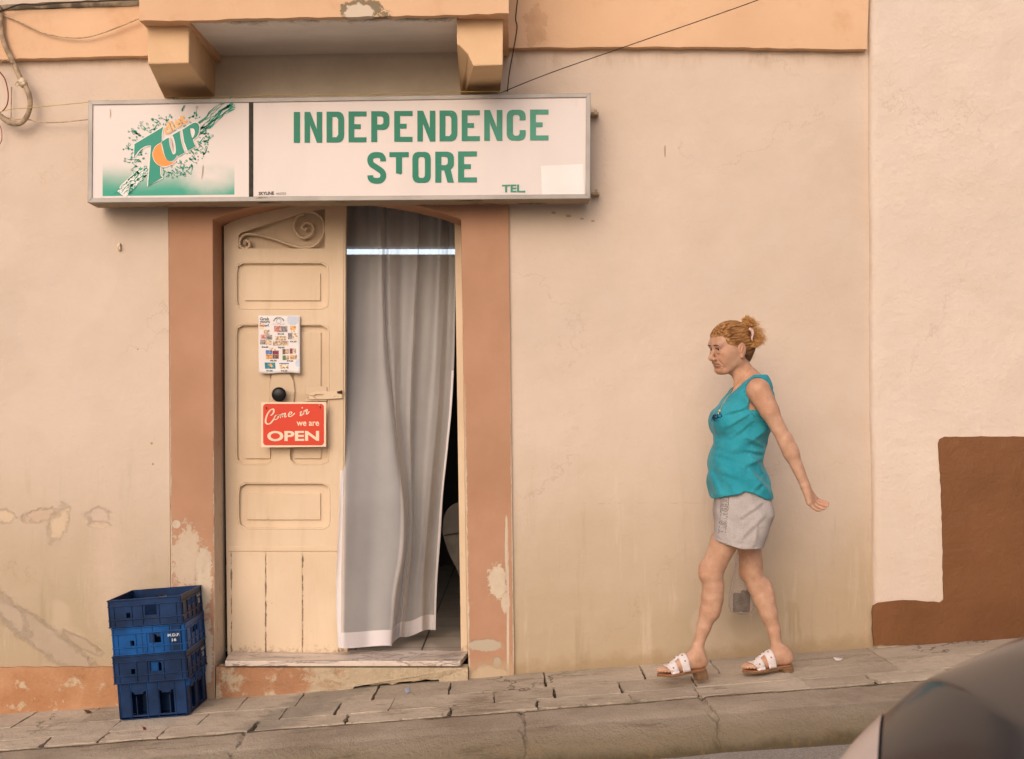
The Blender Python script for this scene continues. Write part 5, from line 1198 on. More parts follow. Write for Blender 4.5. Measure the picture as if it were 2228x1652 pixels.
# ================================================================== the walking woman
YB = -.45                                  # depth of her mid-plane
class Field:
    def __init__(s, lo, hi, h, fine=None, hf=None):
        s.h = h; s.lo = np.array(lo, float); s.g = []
        for i in range(3):      # grid lines, closer together inside the 'fine' box
            x = float(lo[i]); L = [x]
            while x < hi[i]:
                x += hf if (fine and fine[0][i] <= x < fine[1][i]) else h
                L.append(x)
            s.g.append(np.array(L))
        s.n = np.array([len(a) for a in s.g])
        s.F = np.full(tuple(s.n), .05, 'f4')
    def region(s, lo, hi):
        a = np.array([max(int(np.searchsorted(s.g[i], lo[i])) - 1, 0) for i in range(3)]); b = np.array([min(int(np.searchsorted(s.g[i], hi[i])) + 1, s.n[i]) for i in range(3)])
        if (b <= a).any(): return None
        g = [s.g[i][a[i]:b[i]].astype('f4') for i in range(3)]
        return (slice(a[0], b[0]), slice(a[1], b[1]), slice(a[2], b[2])), g[0][:, None, None], g[1][None, :, None], g[2][None, None, :]
    def put(s, fn, lo, hi, k, mode='+'):
        pad = k + 2.5 * s.h + .004
        r = s.region(np.array(lo) - pad, np.array(hi) + pad)
        if r is None: return
        sl_, X, Y, Z = r; d = fn(X, Y, Z); A = s.F[sl_]
        if mode == '+':
            q_ = np.maximum(k - np.abs(A - d), 0) / max(k, 1e-6); s.F[sl_] = np.minimum(A, d) - q_ * q_ * k * .25
        else:
            d = -d; q_ = np.maximum(k - np.abs(A - d), 0) / max(k, 1e-6); s.F[sl_] = np.maximum(A, d) + q_ * q_ * k * .25
    def cone(s, a, b, r1, r2, k=.015, mode='+'):
        a = np.array(a, 'f4'); b = np.array(b, 'f4'); ba = b - a; L2 = max(float(ba @ ba), 1e-9); rm = max(r1, r2)
        def fn(X, Y, Z):
            px, py, pz = X - a[0], Y - a[1], Z - a[2]
            t_ = np.clip((px * ba[0] + py * ba[1] + pz * ba[2]) / L2, 0, 1)
            return np.sqrt((px - t_ * ba[0]) ** 2 + (py - t_ * ba[1]) ** 2 + (pz - t_ * ba[2]) ** 2) - (r1 + (r2 - r1) * t_)
        s.put(fn, np.minimum(a, b) - rm, np.maximum(a, b) + rm, k, mode)
    def ell(s, c, r, k=.01, M=None, mode='+'):
        c = np.array(c, 'f4'); r = np.array(r, 'f4'); M = np.eye(3) if M is None else np.array(M); rm = float(r.max()); rmin = float(r.min())
        def fn(X, Y, Z):
            px, py, pz = X - c[0], Y - c[1], Z - c[2]
            q_ = [(px * M[i][0] + py * M[i][1] + pz * M[i][2]) / r[i] for i in range(3)]
            k0 = np.sqrt(q_[0] ** 2 + q_[1] ** 2 + q_[2] ** 2); k1 = np.sqrt((q_[0] / r[0]) ** 2 + (q_[1] / r[1]) ** 2 + (q_[2] / r[2]) ** 2)
            return k0 * (k0 - 1) / np.maximum(k1, 1e-6)
        s.put(fn, c - rm, c + rm, k, mode)
    def loft(s, secs, k=.01, p=2.2, mode='+', disp=None):
        """secs: list of (z, cx, cy, rx, ry) from low to high"""
        A = np.array(sorted(secs), 'f4'); z0, z1 = A[0, 0], A[-1, 0]
        def fn(X, Y, Z):
            zz = np.clip(Z, z0, z1); f = [np.interp(zz.ravel(), A[:, 0], A[:, i]).astype('f4')[None, None, :] for i in range(1, 5)]
            dx = np.abs(X - f[0]) / f[2]; dy = np.abs(Y - f[1]) / f[3]; q_ = (dx ** p + dy ** p) ** (1 / p)
            d = (q_ - 1) * np.minimum(f[2], f[3])
            if disp is not None: d = d + disp(X, Y, Z)
            return np.maximum(d, np.maximum(z0 - Z, Z - z1))
        lo = [float((A[:, 1] - A[:, 3]).min()), float((A[:, 2] - A[:, 4]).min()), float(z0)]; hi = [float((A[:, 1] + A[:, 3]).max()), float((A[:, 2] + A[:, 4]).max()), float(z1)]
        s.put(fn, lo, hi, k, mode)
    def mesh(s):
        F = s.F; S = F < 0; n = np.array(F.shape)
        C = [S[i:n[0] - 1 + i, j:n[1] - 1 + j, k:n[2] - 1 + k] for i in (0, 1) for j in (0, 1) for k in (0, 1)]
        anyv = C[0].copy(); allv = C[0].copy()
        for c in C[1:]: anyv |= c; allv &= c
        act = anyv & ~allv; idx = np.argwhere(act); ids = np.full(act.shape, -1, 'i4'); ids[act] = np.arange(len(idx))
        off = [(i, j, k) for i in (0, 1) for j in (0, 1) for k in (0, 1)]
        vals = np.stack([F[idx[:, 0] + o[0], idx[:, 1] + o[1], idx[:, 2] + o[2]] for o in off], 1)
        acc = np.zeros((len(idx), 3)); cnt = np.zeros(len(idx))
        for a in range(8):
            for b in range(a + 1, 8):
                if sum(x != y for x, y in zip(off[a], off[b])) != 1: continue
                va, vb = vals[:, a], vals[:, b]; m_ = (va < 0) != (vb < 0); t_ = np.where(m_, va / np.where(m_, va - vb, 1), 0)
                p = np.array(off[a])[None] + t_[:, None] * (np.array(off[b]) - np.array(off[a]))[None]; acc += p * m_[:, None]; cnt += m_
        V = idx + acc / cnt[:, None]; V = np.stack([np.interp(V[:, i], np.arange(s.n[i]), s.g[i]) for i in range(3)], 1)
        faces = []
        for ax in range(3):
            sl0 = [slice(None)] * 3; sl1 = [slice(None)] * 3; sl0[ax] = slice(0, -1); sl1[ax] = slice(1, None)
            d = S[tuple(sl0)] != S[tuple(sl1)]; e = np.argwhere(d)
            o1, o2 = [i for i in range(3) if i != ax]
            e = e[(e[:, o1] > 0) & (e[:, o2] > 0) & (e[:, o1] < n[o1] - 1) & (e[:, o2] < n[o2] - 1)]
            ins = S[tuple(e.T)]
            def at(d1, d2): q_ = e.copy(); q_[:, o1] += d1; q_[:, o2] += d2; return ids[tuple(q_.T)]
            q4 = np.stack([at(-1, -1), at(0, -1), at(0, 0), at(-1, 0)], 1)
            fl = ins if ax != 1 else ~ins
            q4[~fl] = q4[~fl][:, ::-1]; faces.append(q4)
        Fq = np.concatenate(faces); Fq = Fq[(Fq >= 0).all(1)]
        return V, Fq
def np_mesh(name, V, F):
    me = bpy.data.meshes.new(name); me.vertices.add(len(V)); me.vertices.foreach_set('co', V.astype('f').ravel())
    me.loops.add(len(F) * 4); me.loops.foreach_set('vertex_index', F.astype('i').ravel()); me.polygons.add(len(F))
    me.polygons.foreach_set('loop_start', np.arange(0, len(F) * 4, 4, dtype='i')); me.polygons.foreach_set('loop_total', np.full(len(F), 4, 'i'))
    me.update(); me.validate(); return me
def wnoise(P_, sc, seed=0):
    r_ = np.random.default_rng(seed); out = 0
    for k in range(6):
        v = r_.normal(size=3) * sc; out = out + np.sin(P_[0] * v[0] + P_[1] * v[1] + P_[2] * v[2] + r_.uniform(0, 6.28)) / 6
    return out

person = empty('person', (1.05, YB, ZB(1.05)), 'woman in turquoise tank top, grey shorts and white sandals walking left along the wall', 'person')
# ---- head frame
HS = .95; yaw = R(24)
Fv = np.array([-math.cos(yaw), -math.sin(yaw), 0.]); Lv = np.array([math.sin(yaw), -math.cos(yaw), 0.]); Uv = np.array([0, 0, 1.])
pit = R(8); Fv, Uv = Fv * math.cos(pit) - Uv * math.sin(pit), Uv * math.cos(pit) + Fv * math.sin(pit)
roll = R(-2); Lv, Uv = Lv * math.cos(roll) + Uv * math.sin(roll), Uv * math.cos(roll) - Lv * math.sin(roll)
HC = np.array(P(1590, 760, YB))
def H(f, l, u): return HC + HS * (Fv * f + Lv * l + Uv * u)
MH = np.array([Fv, Lv, Uv])
W = lambda x, y, Y: np.array(P(x, y, Y))

body = Field((.60, -.86, .0), (1.42, -.16, 1.70), .0034, ((.86, -.57, 1.38), (1.10, -.33, 1.70)), .0017)
# neck and head
def he(f, l, u, rf, rl, ru, k=.012, mode='+'): body.ell(H(f, l, u), (rf * HS, rl * HS, ru * HS), k, MH, mode)
def hc(a, b, r1, r2, k=.01, mode='+'): body.cone(H(*a), H(*b), r1 * HS, r2 * HS, k, mode)
he(-.012, 0, .035, .096, .074, .082); he(.028, 0, -.02, .062, .060, .088, .02)
he(.032, 0, -.068, .043, .043, .034, .02); hc((.0, .050, -.055), (.060, .028, -.092), .016, .018, .02); hc((.0, -.050, -.055), (.060, -.028, -.092), .016, .018, .02)
he(.062, 0, -.092, .018, .018, .015, .022)
for s_ in (1, -1):
    he(.056, s_ * .044, -.014, .026, .022, .022, .022); he(.030, s_ * .054, -.030, .030, .014, .034, .03); he(.064, s_ * .028, -.048, .020, .022, .024, .02)
    he(.084, s_ * .026, .030, .012, .022, .008, .012)
    he(.099, s_ * .031, .009, .018, .0165, .0105, .008, '-')
he(.064, 0, .045, .026, .054, .036, .03)
hc((.087, 0, .016), (.113, 0, -.024), .0075, .0105, .010); he(.113, 0, -.030, .0125, .0125, .0105, .006)
for s_ in (1, -1):
    he(.101, s_ * .012, -.034, .011, .0085, .009, .006); hc((.102, s_ * .0065, -.044), (.110, s_ * .006, -.042), .0038, .0038, .003, '-')
    hc((.094, s_ * .018, -.034), (.082, s_ * .036, -.060), .0034, .003, .007, '-')          # nasolabial fold
    hc((.078, s_ * .028, -.070), (.066, s_ * .034, -.088), .0012, .001, .007, '-')            # marionette line
    he(.082, s_ * .031, -.006, .010, .014, .006, .008)                                        # lower lid pad
    he(.0845, s_ * .031, .0180, .0085, .0165, .0050, .003); he(.0825, s_ * .032, .0015, .0075, .014, .0032, .003)                                      # upper lid
he(.086, 0, -.0545, .011, .021, .0052, .006); he(.083, 0, -.0655, .011, .018, .0058, .006)
hc((.0975, 0, -.0600), (.080, .024, -.0655), .0020, .0016, .002, '-'); hc((.0975, 0, -.0600), (.080, -.024, -.0655), .0020, .0016, .002, '-')
he(.082, 0, -.080, .007, .016, .004, .010, '-')
for k_ in range(0):
    for s_ in (1, -1): hc((.097 - .004 * k_, 0, .052 + .009 * k_), (.082 - .006 * k_, s_ * .036, .050 + .010 * k_), .0018, .001, .003, '-')
# ears
for s_ in (1, -1):
    he(-.012, s_ * .074, -.004, .021, .009, .033, .004); he(-.006, s_ * .078, -.034, .010, .007, .012, .006)
    he(-.010, s_ * .0835, .004, .013, .0055, .020, .003, '-'); hc((-.012, s_ * .081, .010), (-.004, s_ * .081, -.014), .0035, .003, .004)
nb_ = W(1652, 852, YB)
body.cone(H(-.022, 0, -.060), W(1634, 838, YB), .046, .050, .03); body.cone(W(1614, 815, YB), W(1624, 860, YB), .030, .044, .03)
body.cone(H(-.010, .044, -.055), W(1598, 858, YB - .015), .010, .009, .02)      # neck muscle
# shoulders, upper chest, back (torso below is under the clothes but is built whole)
SHn, SHf = W(1650, 850, -.605), W(1648, 846, -.30)
body.cone(W(1645, 842, -.52), SHn, .046, .048, .03); body.cone(W(1645, 842, -.38), SHf, .046, .046, .03); body.cone(W(1637, 828, YB), W(1652, 852, YB - .10), .042, .038, .03)
zt = lambda y, d=5.55: CAMZ + (HY - y) / FPX * d
xt = lambda x, d=5.55: (x - CX) / FPX * d
def sec(y, xf, xb, ry, cy=YB): return (zt(y), (xt(xf) + xt(xb)) / 2, cy, (xt(xb) - xt(xf)) / 2, ry)
body.loft([sec(836, 1612, 1666, .075), sec(850, 1596, 1675, .12), sec(873, 1581, 1677, .140), sec(900, 1572, 1676, .135), sec(930, 1570, 1664, .118), sec(965, 1568, 1652, .108), sec(1000, 1564, 1646, .112), sec(1050, 1564, 1650, .13), sec(1100, 1574, 1656, .14), sec(1140, 1576, 1650, .13), sec(1160, 1580, 1645, .12)], .02)
# near arm swung back
EL_, WR_ = W(1709, 960, -.655), W(1752, 1056, -.665)
body.cone(SHn, W(1674, 893, -.63), .047, .038, .02); body.cone(W(1662, 872, -.62), EL_, .040, .0300, .02)
body.cone(EL_, W(1721, 985, -.66), .0295, .0315, .02); body.cone(W(1718, 978, -.66), WR_, .0315, .0205, .02)
body.ell(W(1715, 955, -.665), (.016, .018, .02), .015)
# hand: palm, four fingers, thumb
pm = W(1764, 1078, -.665)
body.cone(W(1753, 1060, -.652), W(1771, 1084, -.645), .0175, .0145, .012); body.cone(W(1753, 1060, -.668), W(1767, 1091, -.668), .0175, .0135, .012)
body.cone(W(1752, 1060, -.674), W(1761, 1094, -.682), .0165, .0135, .012)
fing = [((1772, 1083, -.637), (1785, 1091, -.640), (1795, 1094, -.648), (1801, 1096, -.655), .0088),
        ((1770, 1088, -.652), (1784, 1097, -.657), (1793, 1100, -.665), (1800, 1101, -.672), .0088),
        ((1766, 1092, -.667), (1778, 1102, -.674), (1787, 1106, -.681), (1793, 1107, -.688), .0083),
        ((1762, 1096, -.681), (1771, 1106, -.690), (1778, 1110, -.696), (1784, 1111, -.701), .0074)]
for a, b, c_, d_, r_ in fing:
    p = [W(*v) for v in (a, b, c_, d_)]
    body.cone(p[0], p[1], r_ * 1.08, r_, .004); body.cone(p[1], p[2], r_, r_ * .93, .002); body.cone(p[2], p[3], r_ * .93, r_ * .78, .002)
p = [W(*v) for v in ((1755, 1068, -.640), (1764, 1086, -.622), (1772, 1098, -.618), (1778, 1106, -.620))]
body.cone(p[0], p[1], .0125, .0105, .006); body.cone(p[1], p[2], .0105, .0092, .003); body.cone(p[2], p[3], .0092, .0075, .002)
# far arm, swung slightly forward, hand closed on the bag handles
EF, WF = W(1628, 962, -.268), W(1612, 1062, -.262)
body.cone(SHf, EF, .047, .036, .015); body.cone(EF, WF, .036, .025, .015); body.cone(WF, W(1608, 1092, -.262), .024, .02, .01)
for k_ in range(4):
    y_ = -.235 - .018 * k_; body.cone(W(1604, 1092, y_), W(1596, 1104, y_), .0085, .008, .003); body.cone(W(1596, 1104, y_), W(1603, 1113, y_), .008, .0075, .003); body.cone(W(1603, 1113, y_), W(1611, 1107, y_), .0075, .007, .003)
body.cone(W(1612, 1084, -.29), W(1602, 1102, -.30), .010, .008, .004)
# legs
def leg(pts, k=.03):
    for (a, ra), (b, rb) in zip(pts[:-1], pts[1:]): body.cone(a, b, ra, rb, k)
YN1, YF1 = -.50, -.40
leg([(W(1608, 1120, -.52), .066), (W(1576, 1180, -.52), .0585), (W(1553, 1230, -.51), .0515), (W(1548, 1250, -.51), .0475), (W(1552, 1275, -.508), .0445), (W(1549, 1300, -.505), .0450), (W(1543, 1330, -.50), .0405), (W(1531, 1366, -.50), .0295), (W(1519, 1404, -.50), .0235), (W(1517, 1425, -.50), .0270)], .012)
body.ell(W(1532, 1243, -.51), (.020, .028, .032), .03); body.ell(W(1554, 1304, -.508), (.028, .038, .08), .03)
leg([(W(1622, 1120, -.375), .064), (W(1629, 1180, -.38), .054), (W(1634, 1225, -.385), .049), (W(1636, 1245, -.386), .0475), (W(1648, 1275, -.39), .0440), (W(1661, 1303, -.395), .0435), (W(1672, 1333, -.40), .0390), (W(1684, 1370, -.40), .0285), (W(1690, 1405, -.405), .0235), (W(1694, 1422, -.405), .027)], .012)
body.ell(W(1621, 1242, -.386), (.018, .028, .032), .03); body.ell(W(1671, 1302, -.395), (.024, .036, .08), .03)
# feet; each in its own frame (toe direction, up, side)
def foot(heel, toe, side_y, near):
    heel, toe = np.array(heel), np.array(toe); f = toe - heel; L = np.linalg.norm(f); f /= L; s_ = np.array([0, -1., 0]); s_ -= f * (s_ @ f); s_ /= np.linalg.norm(s_); u = np.cross(f, s_);
    if u[2] < 0: u = -u
    Q = lambda a, l, h: heel + f * a * L + s_ * l + u * h
    return Q, L, f, s_, u
Qn, Ln, fn_n, sn_, un_ = foot(W(1529, 1449, -.495), W(1436, 1465, -.545), 0, True)
Qf, Lf, fn_f, sf_, uf_ = foot(W(1716, 1441, -.40), W(1622, 1457, -.45), 0, False)
def build_foot(Q, s_outer, ank):
    body.ell(Q(.04, 0, .017), (.030, .029, .024), .01); body.cone(Q(.06, 0, .03), ank, .031, .030, .02)
    body.cone(Q(.12, 0, .045), Q(.50, 0, .030), .034, .026, .02); body.cone(Q(.10, 0, .018), Q(.62, .008, .014), .024, .020, .015)
    body.cone(Q(.45, .0, .024), Q(.70, .0, .014), .030, .022, .02); body.cone(Q(.62, -.016, .010), Q(.72, .022, .010), .017, .015, .015)
    body.ell(Q(.16, .030 * s_outer, .045), (.012, .010, .013), .012)
    for k_, (a, r_) in enumerate(((.985, .0115), (.975, .0088), (.945, .0082), (.905, .0076), (.86, .0072))):
        l = (-.026 + .0142 * k_) * 1.0; body.cone(Q(.70, l * .9, .013), Q(a - .06, l, .013), r_ * .95, r_ * .9, .004); body.cone(Q(a - .06, l, .013), Q(a, l, .008), r_ * .9, r_ * .85, .003)
build_foot(Qn, 1, W(1517, 1424, -.50)); build_foot(Qf, -1, W(1694, 1420, -.405))
V, Fq = body.mesh()
me = np_mesh('body', V, Fq)
# skin tints: lips, cheeks, knees, toes; shade painted into eye sockets, nostrils, mouth line
cl = np.tile(np.array([1, 1, 1.], 'f'), (len(V), 1)); loc = ((V - HC) @ MH.T) / HS
def gl(c_, r_): d = ((loc - np.array(c_)) / np.array(r_)); return np.exp(-(d ** 2).sum(1) * 1.5)
def tint(w_, col):
    global cl; w_ = np.clip(w_, 0, 1)[:, None]; cl = cl * (1 - w_) + cl * np.array(col) * w_
tint(gl((.093, 0, -.054), (.02, .022, .005)) * .8, (.78, .50, .48)); tint(gl((.09, 0, -.066), (.02, .020, .006)) * .8, (.78, .50, .48))
tint(gl((.09, 0, -.0603), (.03, .024, .0022)), (.38, .24, .22))
for s_ in (1, -1):
    tint(gl((.08, s_ * .045, -.022), (.05, .022, .025)) * .5, (1., .78, .72)); tint(gl((.094, s_ * .031, .010), (.016, .019, .009)) * .85, (.50, .36, .32))
    tint(gl((-.012, s_ * .08, .0), (.02, .02, .03)) * .4, (1, .72, .66)); tint(gl((.106, s_ * .007, -.042), (.008, .005, .003)), (.3, .2, .2))
tint(gl((.12, 0, -.03), (.02, .014, .014)) * .4, (1., .75, .68))
hs = np.zeros(len(V))
for c_ in (W(1745, 0, 0)[0],): hs += 0
tint((V[:, 2] > zt(905)) * (V[:, 2] < zt(800)) * .35, (1., .86, .76)); tint(np.exp(-((V - W(1528, 1247, -.51)) ** 2).sum(1) / .03 ** 2) * .5, (.95, .74, .68)); tint(np.exp(-((V - W(1620, 1245, -.386)) ** 2).sum(1) / .03 ** 2) * .5, (.95, .74, .68))
tint(np.exp(-((V - W(1717, 957, -.66)) ** 2).sum(1) / .025 ** 2) * .4, (1., .75, .7)); tint((V[:, 0] > xt(1760)) * (V[:, 2] < zt(1070)) * (V[:, 2] > zt(1130)) * .3, (1., .75, .7))
at_ = me.color_attributes.new('tint', 'FLOAT_COLOR', 'POINT'); at_.data.foreach_set('color', np.hstack([cl, np.ones((len(V), 1))]).astype('f').ravel())
t = NT('skin'); ca = t.n('ShaderNodeVertexColor'); ca.layer_name = 'tint'
c = t.mix(t.step(t.noise(22, 5, .6), .35, .7), (.47, .275, .180), (.57, .355, .245)); c = t.mix(t.mul(t.step(t.noise(7, 6, .65, off=(1, 1, 5)), .5, .7), .3), c, (.50, .235, .15)); c = t.mix(t.mul(t.step(t.noise(160, 3, .6), .62, .72), .25), c, (.36, .18, .11))
c = t.mix(1.0, c, ca.outputs[0], 'MULTIPLY'); M_skin = t.fin(c, .5, .35, t.bump(t.noise(180, 3, .6), .12, .002))
t.b.inputs['Subsurface Weight'].default_value = .12; t.b.inputs['Subsurface Radius'].default_value = (.01, .004, .002)
ob = link('body', me, M_skin, person, True)
BV = BVHTree.FromPolygons([Vector(v) for v in V.tolist()], Fq.tolist())
# eyes, brows
M_eyew = simple('eye_white', (.42, .36, .32), .25, 0, 5, bump=0); M_iris = simple('iris', (.03, .02, .015), .2, 0, 5, bump=0); M_brow = simple('brow_hair', (.10, .05, .03), .8, .2, 200)
for s_ in (1, -1):
    c0 = H(.0775, s_ * .031, .0090); m = MB(); m.lathe(c0 - Fv * .0105 * HS, Fv, [(.0105 - .0105 * math.cos(R(a)), max(.0002, .0105 * math.sin(R(a)))) for a in range(0, 181, 20)], 16); e_ = m.build('eye', M_eyew, person, smooth=True)
    g_ = Fv * math.cos(R(4)); ic = c0 + (Fv * .97 - Uv * .12) * .0092
    m = MB(); m.lathe(ic, (Fv * .97 - Uv * .22), [(0, .0050), (.0016, .0046), (.0022, .0025)], 14); m.build('iris', M_iris, e_, smooth=True)
    for nm_, ua, ub_, fo_, r0 in (('eyebrow', .0265, .032, .0935, .0022), ('upper_lash_line', .0135, .0135, .0905, .0015)):
        pts = []
        for k_ in range(7):
            f_ = k_ / 6; l = s_ * (.012 + .034 * f_); u_ = ua + (ub_ - ua) * math.sin(f_ * 2.2) - (.006 if nm_ == 'eyebrow' else .004) * f_ ** 2
            o_ = Vector(H(.16, l * 1.0, u_)); hit = BV.ray_cast(o_, Vector(-Fv), .2)
            pts.append(hit[0] + Vector(Fv) * r0 * .3 if hit[0] else Vector(H(fo_ - .02 * f_ ** 2, l, u_)))
        m = MB(); m.tube(pts, [r0 * q_ for q_ in (.7, 1, 1.05, 1, .85, .6, .25)], 8); m.build(nm_, M_brow, person, smooth=True)

# ---- hair
hf = Field((.85, -.62, 1.40), (1.22, -.28, 1.72), .0028)
def hh(f, l, u, rf, rl, ru, k=.012, mode='+'): hf.ell(H(f, l, u), (rf * HS, rl * HS, ru * HS), k, MH, mode)
hh(-.007, 0, .045, .1025, .081, .084, .01); hh(-.062, 0, .005, .060, .064, .062, .02); hh(-.062, 0, -.045, .034, .042, .042, .02)
# face side cut: forehead and temple
hh(.118, 0, -.005, .078, .12, .070, .010, '-'); hh(.055, 0, -.035, .066, .12, .066, .012, '-'); hh(-.002, 0, -.062, .034, .12, .060, .012, '-')
for s_ in (1, -1): hh(-.012, s_ * .082, -.008, .026, .022, .036, .006, '-')
V2, F2 = hf.mesh(); dn = wnoise((V2 @ MH.T).T * np.array([[14.], [120.], [120.]]) / 10, 3.2, 4)
cen = V2.mean(0); nrm_ = (V2 - HC); nrm_ /= np.linalg.norm(nrm_, axis=1)[:, None]; 
t = NT('copper_hair'); X, Y, Z = t.xyz(); mr = ((1, 0, 0))
# strands run front to back: stretch the noise along that direction
dF = t.vmath('DOT_PRODUCT', t.pos, tuple(float(v) for v in Fv)); dL = t.vmath('DOT_PRODUCT', t.pos, tuple(float(v) for v in Lv)); dU = t.vmath('DOT_PRODUCT', t.pos, tuple(float(v) for v in Uv))
cb = t.n('ShaderNodeCombineXYZ'); t.put(cb.inputs[0], t.mul(dF, 12)); t.put(cb.inputs[1], t.mul(dL, 120)); t.put(cb.inputs[2], t.mul(dU, 150))
nn = t.n('ShaderNodeTexNoise'); t.put(nn.inputs['Vector'], cb.outputs[0]); nn.inputs['Scale'].default_value = 1.0; nn.inputs['Detail'].default_value = 4
st_ = nn.outputs[0]
c = t.mix(t.step(st_, .35, .65), (.19, .082, .028), (.54, .29, .115))
nape_shade_tone = t.step(t.math('ADD', dU, t.mul(dF, .3)), float(HC @ (Uv + .3 * Fv)) + .01, float(HC @ (Uv + .3 * Fv)) - .05)  # nape underside: darker hair colour and its shade, both put into the colour
c = t.mix(t.mul(nape_shade_tone, .75), c, (.06, .032, .020)); M_hair = t.fin(c, .45, .4, t.bump(st_, .5, .004))
hair = link('hair', np_mesh('hair', V2, F2), M_hair, person, True)
HB = BVHTree.FromPolygons([Vector(v) for v in V2.tolist()], F2.tolist())
t = NT('copper_strand'); oi = t.noise(60, 3, .6); c = t.mix(t.step(oi, .35, .65), (.22, .095, .03), (.55, .28, .10)); M_strand = t.fin(c, .45, .4)
rr = random.Random(21)
# strands combed back over the cap
m = MB()
for i in range(620):
    l0 = rr.uniform(-.07, .074); side = abs(l0) / .075; u0 = .088 - .045 * side ** 2 + rr.uniform(-.012, .01) - (rr.random() < .3) * .03 * side; f0 = .080 - .055 * side ** 2
    pts = []
    for k_ in range(9):
        f_ = k_ / 8; f = f0 + (-.100 - f0) * f_; l = l0 * (1 - .75 * f_) ; u = u0 + (.035 - u0) * f_ + .055 * math.sin(math.pi * f_) * (1 - .5 * side)
        p = Vector(H(f, l, u)); hit = HB.find_nearest(p)
        if hit[0]:
            out_ = (p - Vector(HC)).normalized(); p = hit[0] + out_ * (.0012 + .0015 * rr.random() + .002 * math.sin(f_ * 9 + i))
        pts.append(p)
    m.tube(pts, [.0009 * math.sin(math.pi * min(1, max(.08, k_ / 8 * .9 + .05))) + .0002 for k_ in range(9)], 4, cap=False)
# side strands over the ear towards the clip and up from the nape
for i in range(260):
    if i < 160: a = (rr.uniform(.0, .045), .068, rr.uniform(.005, .05)); b_ = (-.10, .02, rr.uniform(-.01, .04))
    else: a = (-.045 + rr.uniform(-.02, .015), rr.uniform(.02, .055), rr.uniform(-.085, -.03)); b_ = (-.105, rr.uniform(-.01, .02), rr.uniform(.0, .03))
    pts = []
    for k_ in range(8):
        f_ = k_ / 7; p = Vector(H(*[a[q_] + (b_[q_] - a[q_]) * f_ for q_ in range(3)])); hit = HB.find_nearest(p); p = hit[0] + (hit[0] - Vector(HC)).normalized() * (.001 + .0015 * rr.random()); pts.append(p)
    m.tube(pts, [.0002 + .0008 * math.sin(math.pi * min(1, k_ / 7 * .9 + .05)) for k_ in range(8)], 4, cap=False)
m.build('combed_strands', M_hair, hair, smooth=True)
# loose ends bursting out of the clip
z6 = lambda x, y: (1497.2 + .1079 * x, 677.3 + .1079 * y)
t = NT('blond_ends'); c = t.mix(t.step(t.noise(90, 3, .6), .35, .65), (.44, .20, .055), (.76, .45, .17)); M_ends = t.fin(c, .45, .4)
m = MB()
tufts = [((1130, 250), (1200, 130), 90, 45, .020), ((1150, 240), (1310, 190), 80, 40, .02), ((1180, 300), (1390, 260), 60, 60, .02), ((1260, 380), (1480, 430), 60, 70, .02),
         ((1280, 520), (1520, 540), 70, 60, .02), ((1260, 600), (1500, 640), 80, 55, .02), ((1240, 640), (1390, 720), 60, 40, .02), ((1200, 560), (1420, 610), 70, 50, .02), ((1280, 420), (1420, 520), 70, 60, .02), ((1160, 230), (1120, 170), 40, 30, .02)]
for (a, b, n_, sp, dy) in tufts:
    for i in range(int(n_ * 1.7)):
        ya = YB + rr.uniform(-.035, .03); ax, ay = a[0] + rr.gauss(0, sp * .45), a[1] + rr.gauss(0, sp * .45); ex, ey = b[0] + rr.gauss(0, sp * .8), b[1] + rr.gauss(0, sp * .6)
        mx, my = (ax + ex) / 2 + rr.gauss(0, 22), (ay + ey) / 2 - 25 + rr.gauss(0, 22)
        p = [P(*z6(ax, ay), ya), P(*z6(mx, my), ya + rr.uniform(-.01, .01)), P(*z6(ex, ey), ya + rr.uniform(-.03, .03))]
        sp_ = spline(p, 4); m.tube(sp_, [.0008 * (1 - .8 * (k_ / (len(sp_) - 1)) ** 1.5) for k_ in range(len(sp_))], 4, cap=False)
for i in range(40):       # curved wisps from the bun down behind the ear, flyaways at the nape
    a = (rr.uniform(1150, 1250), rr.uniform(640, 720)); b = (rr.uniform(1300, 1500), rr.uniform(560, 690)); ya = YB - .03 + rr.uniform(-.01, .01)
    m.tube(spline([P(*z6(*a), ya), P(*z6((a[0] + b[0]) / 2, max(a[1], b[1]) + 20), ya), P(*z6(*b), ya)], 4), .0008, 4, cap=False)
for i in range(14):
    a = (rr.uniform(1200, 1280), rr.uniform(820, 960)); m.tube(spline([P(*z6(*a), YB), P(*z6(a[0] + rr.uniform(20, 60), a[1] + rr.uniform(-20, 20)), YB), P(*z6(a[0] + rr.uniform(40, 110), a[1] + rr.uniform(-20, 50)), YB)], 3), .0004, 4, cap=False)
m.build('loose_ends', M_ends, hair, smooth=True)
m = MB(); m.tube(spline([P(*z6(*p_), YB - .062) for p_ in ((1225, 350), (1280, 385), (1305, 440), (1298, 500), (1285, 560), (1300, 590))], 5), [.003] + [.0065] * 12 + [.0045] * 8 + [.003] * 5, 10)
for yy in range(400, 520, 18): m.tube([P(*z6(1300 - abs(yy - 460) * .2, yy), YB - .062), P(*z6(1272 - abs(yy - 460) * .2, yy + 6), YB - .045)], .0018, 5)
m.build('hair_clip', simple('clip_pink', (.62, .42, .38), .35, .1, 60), person, smooth=True)

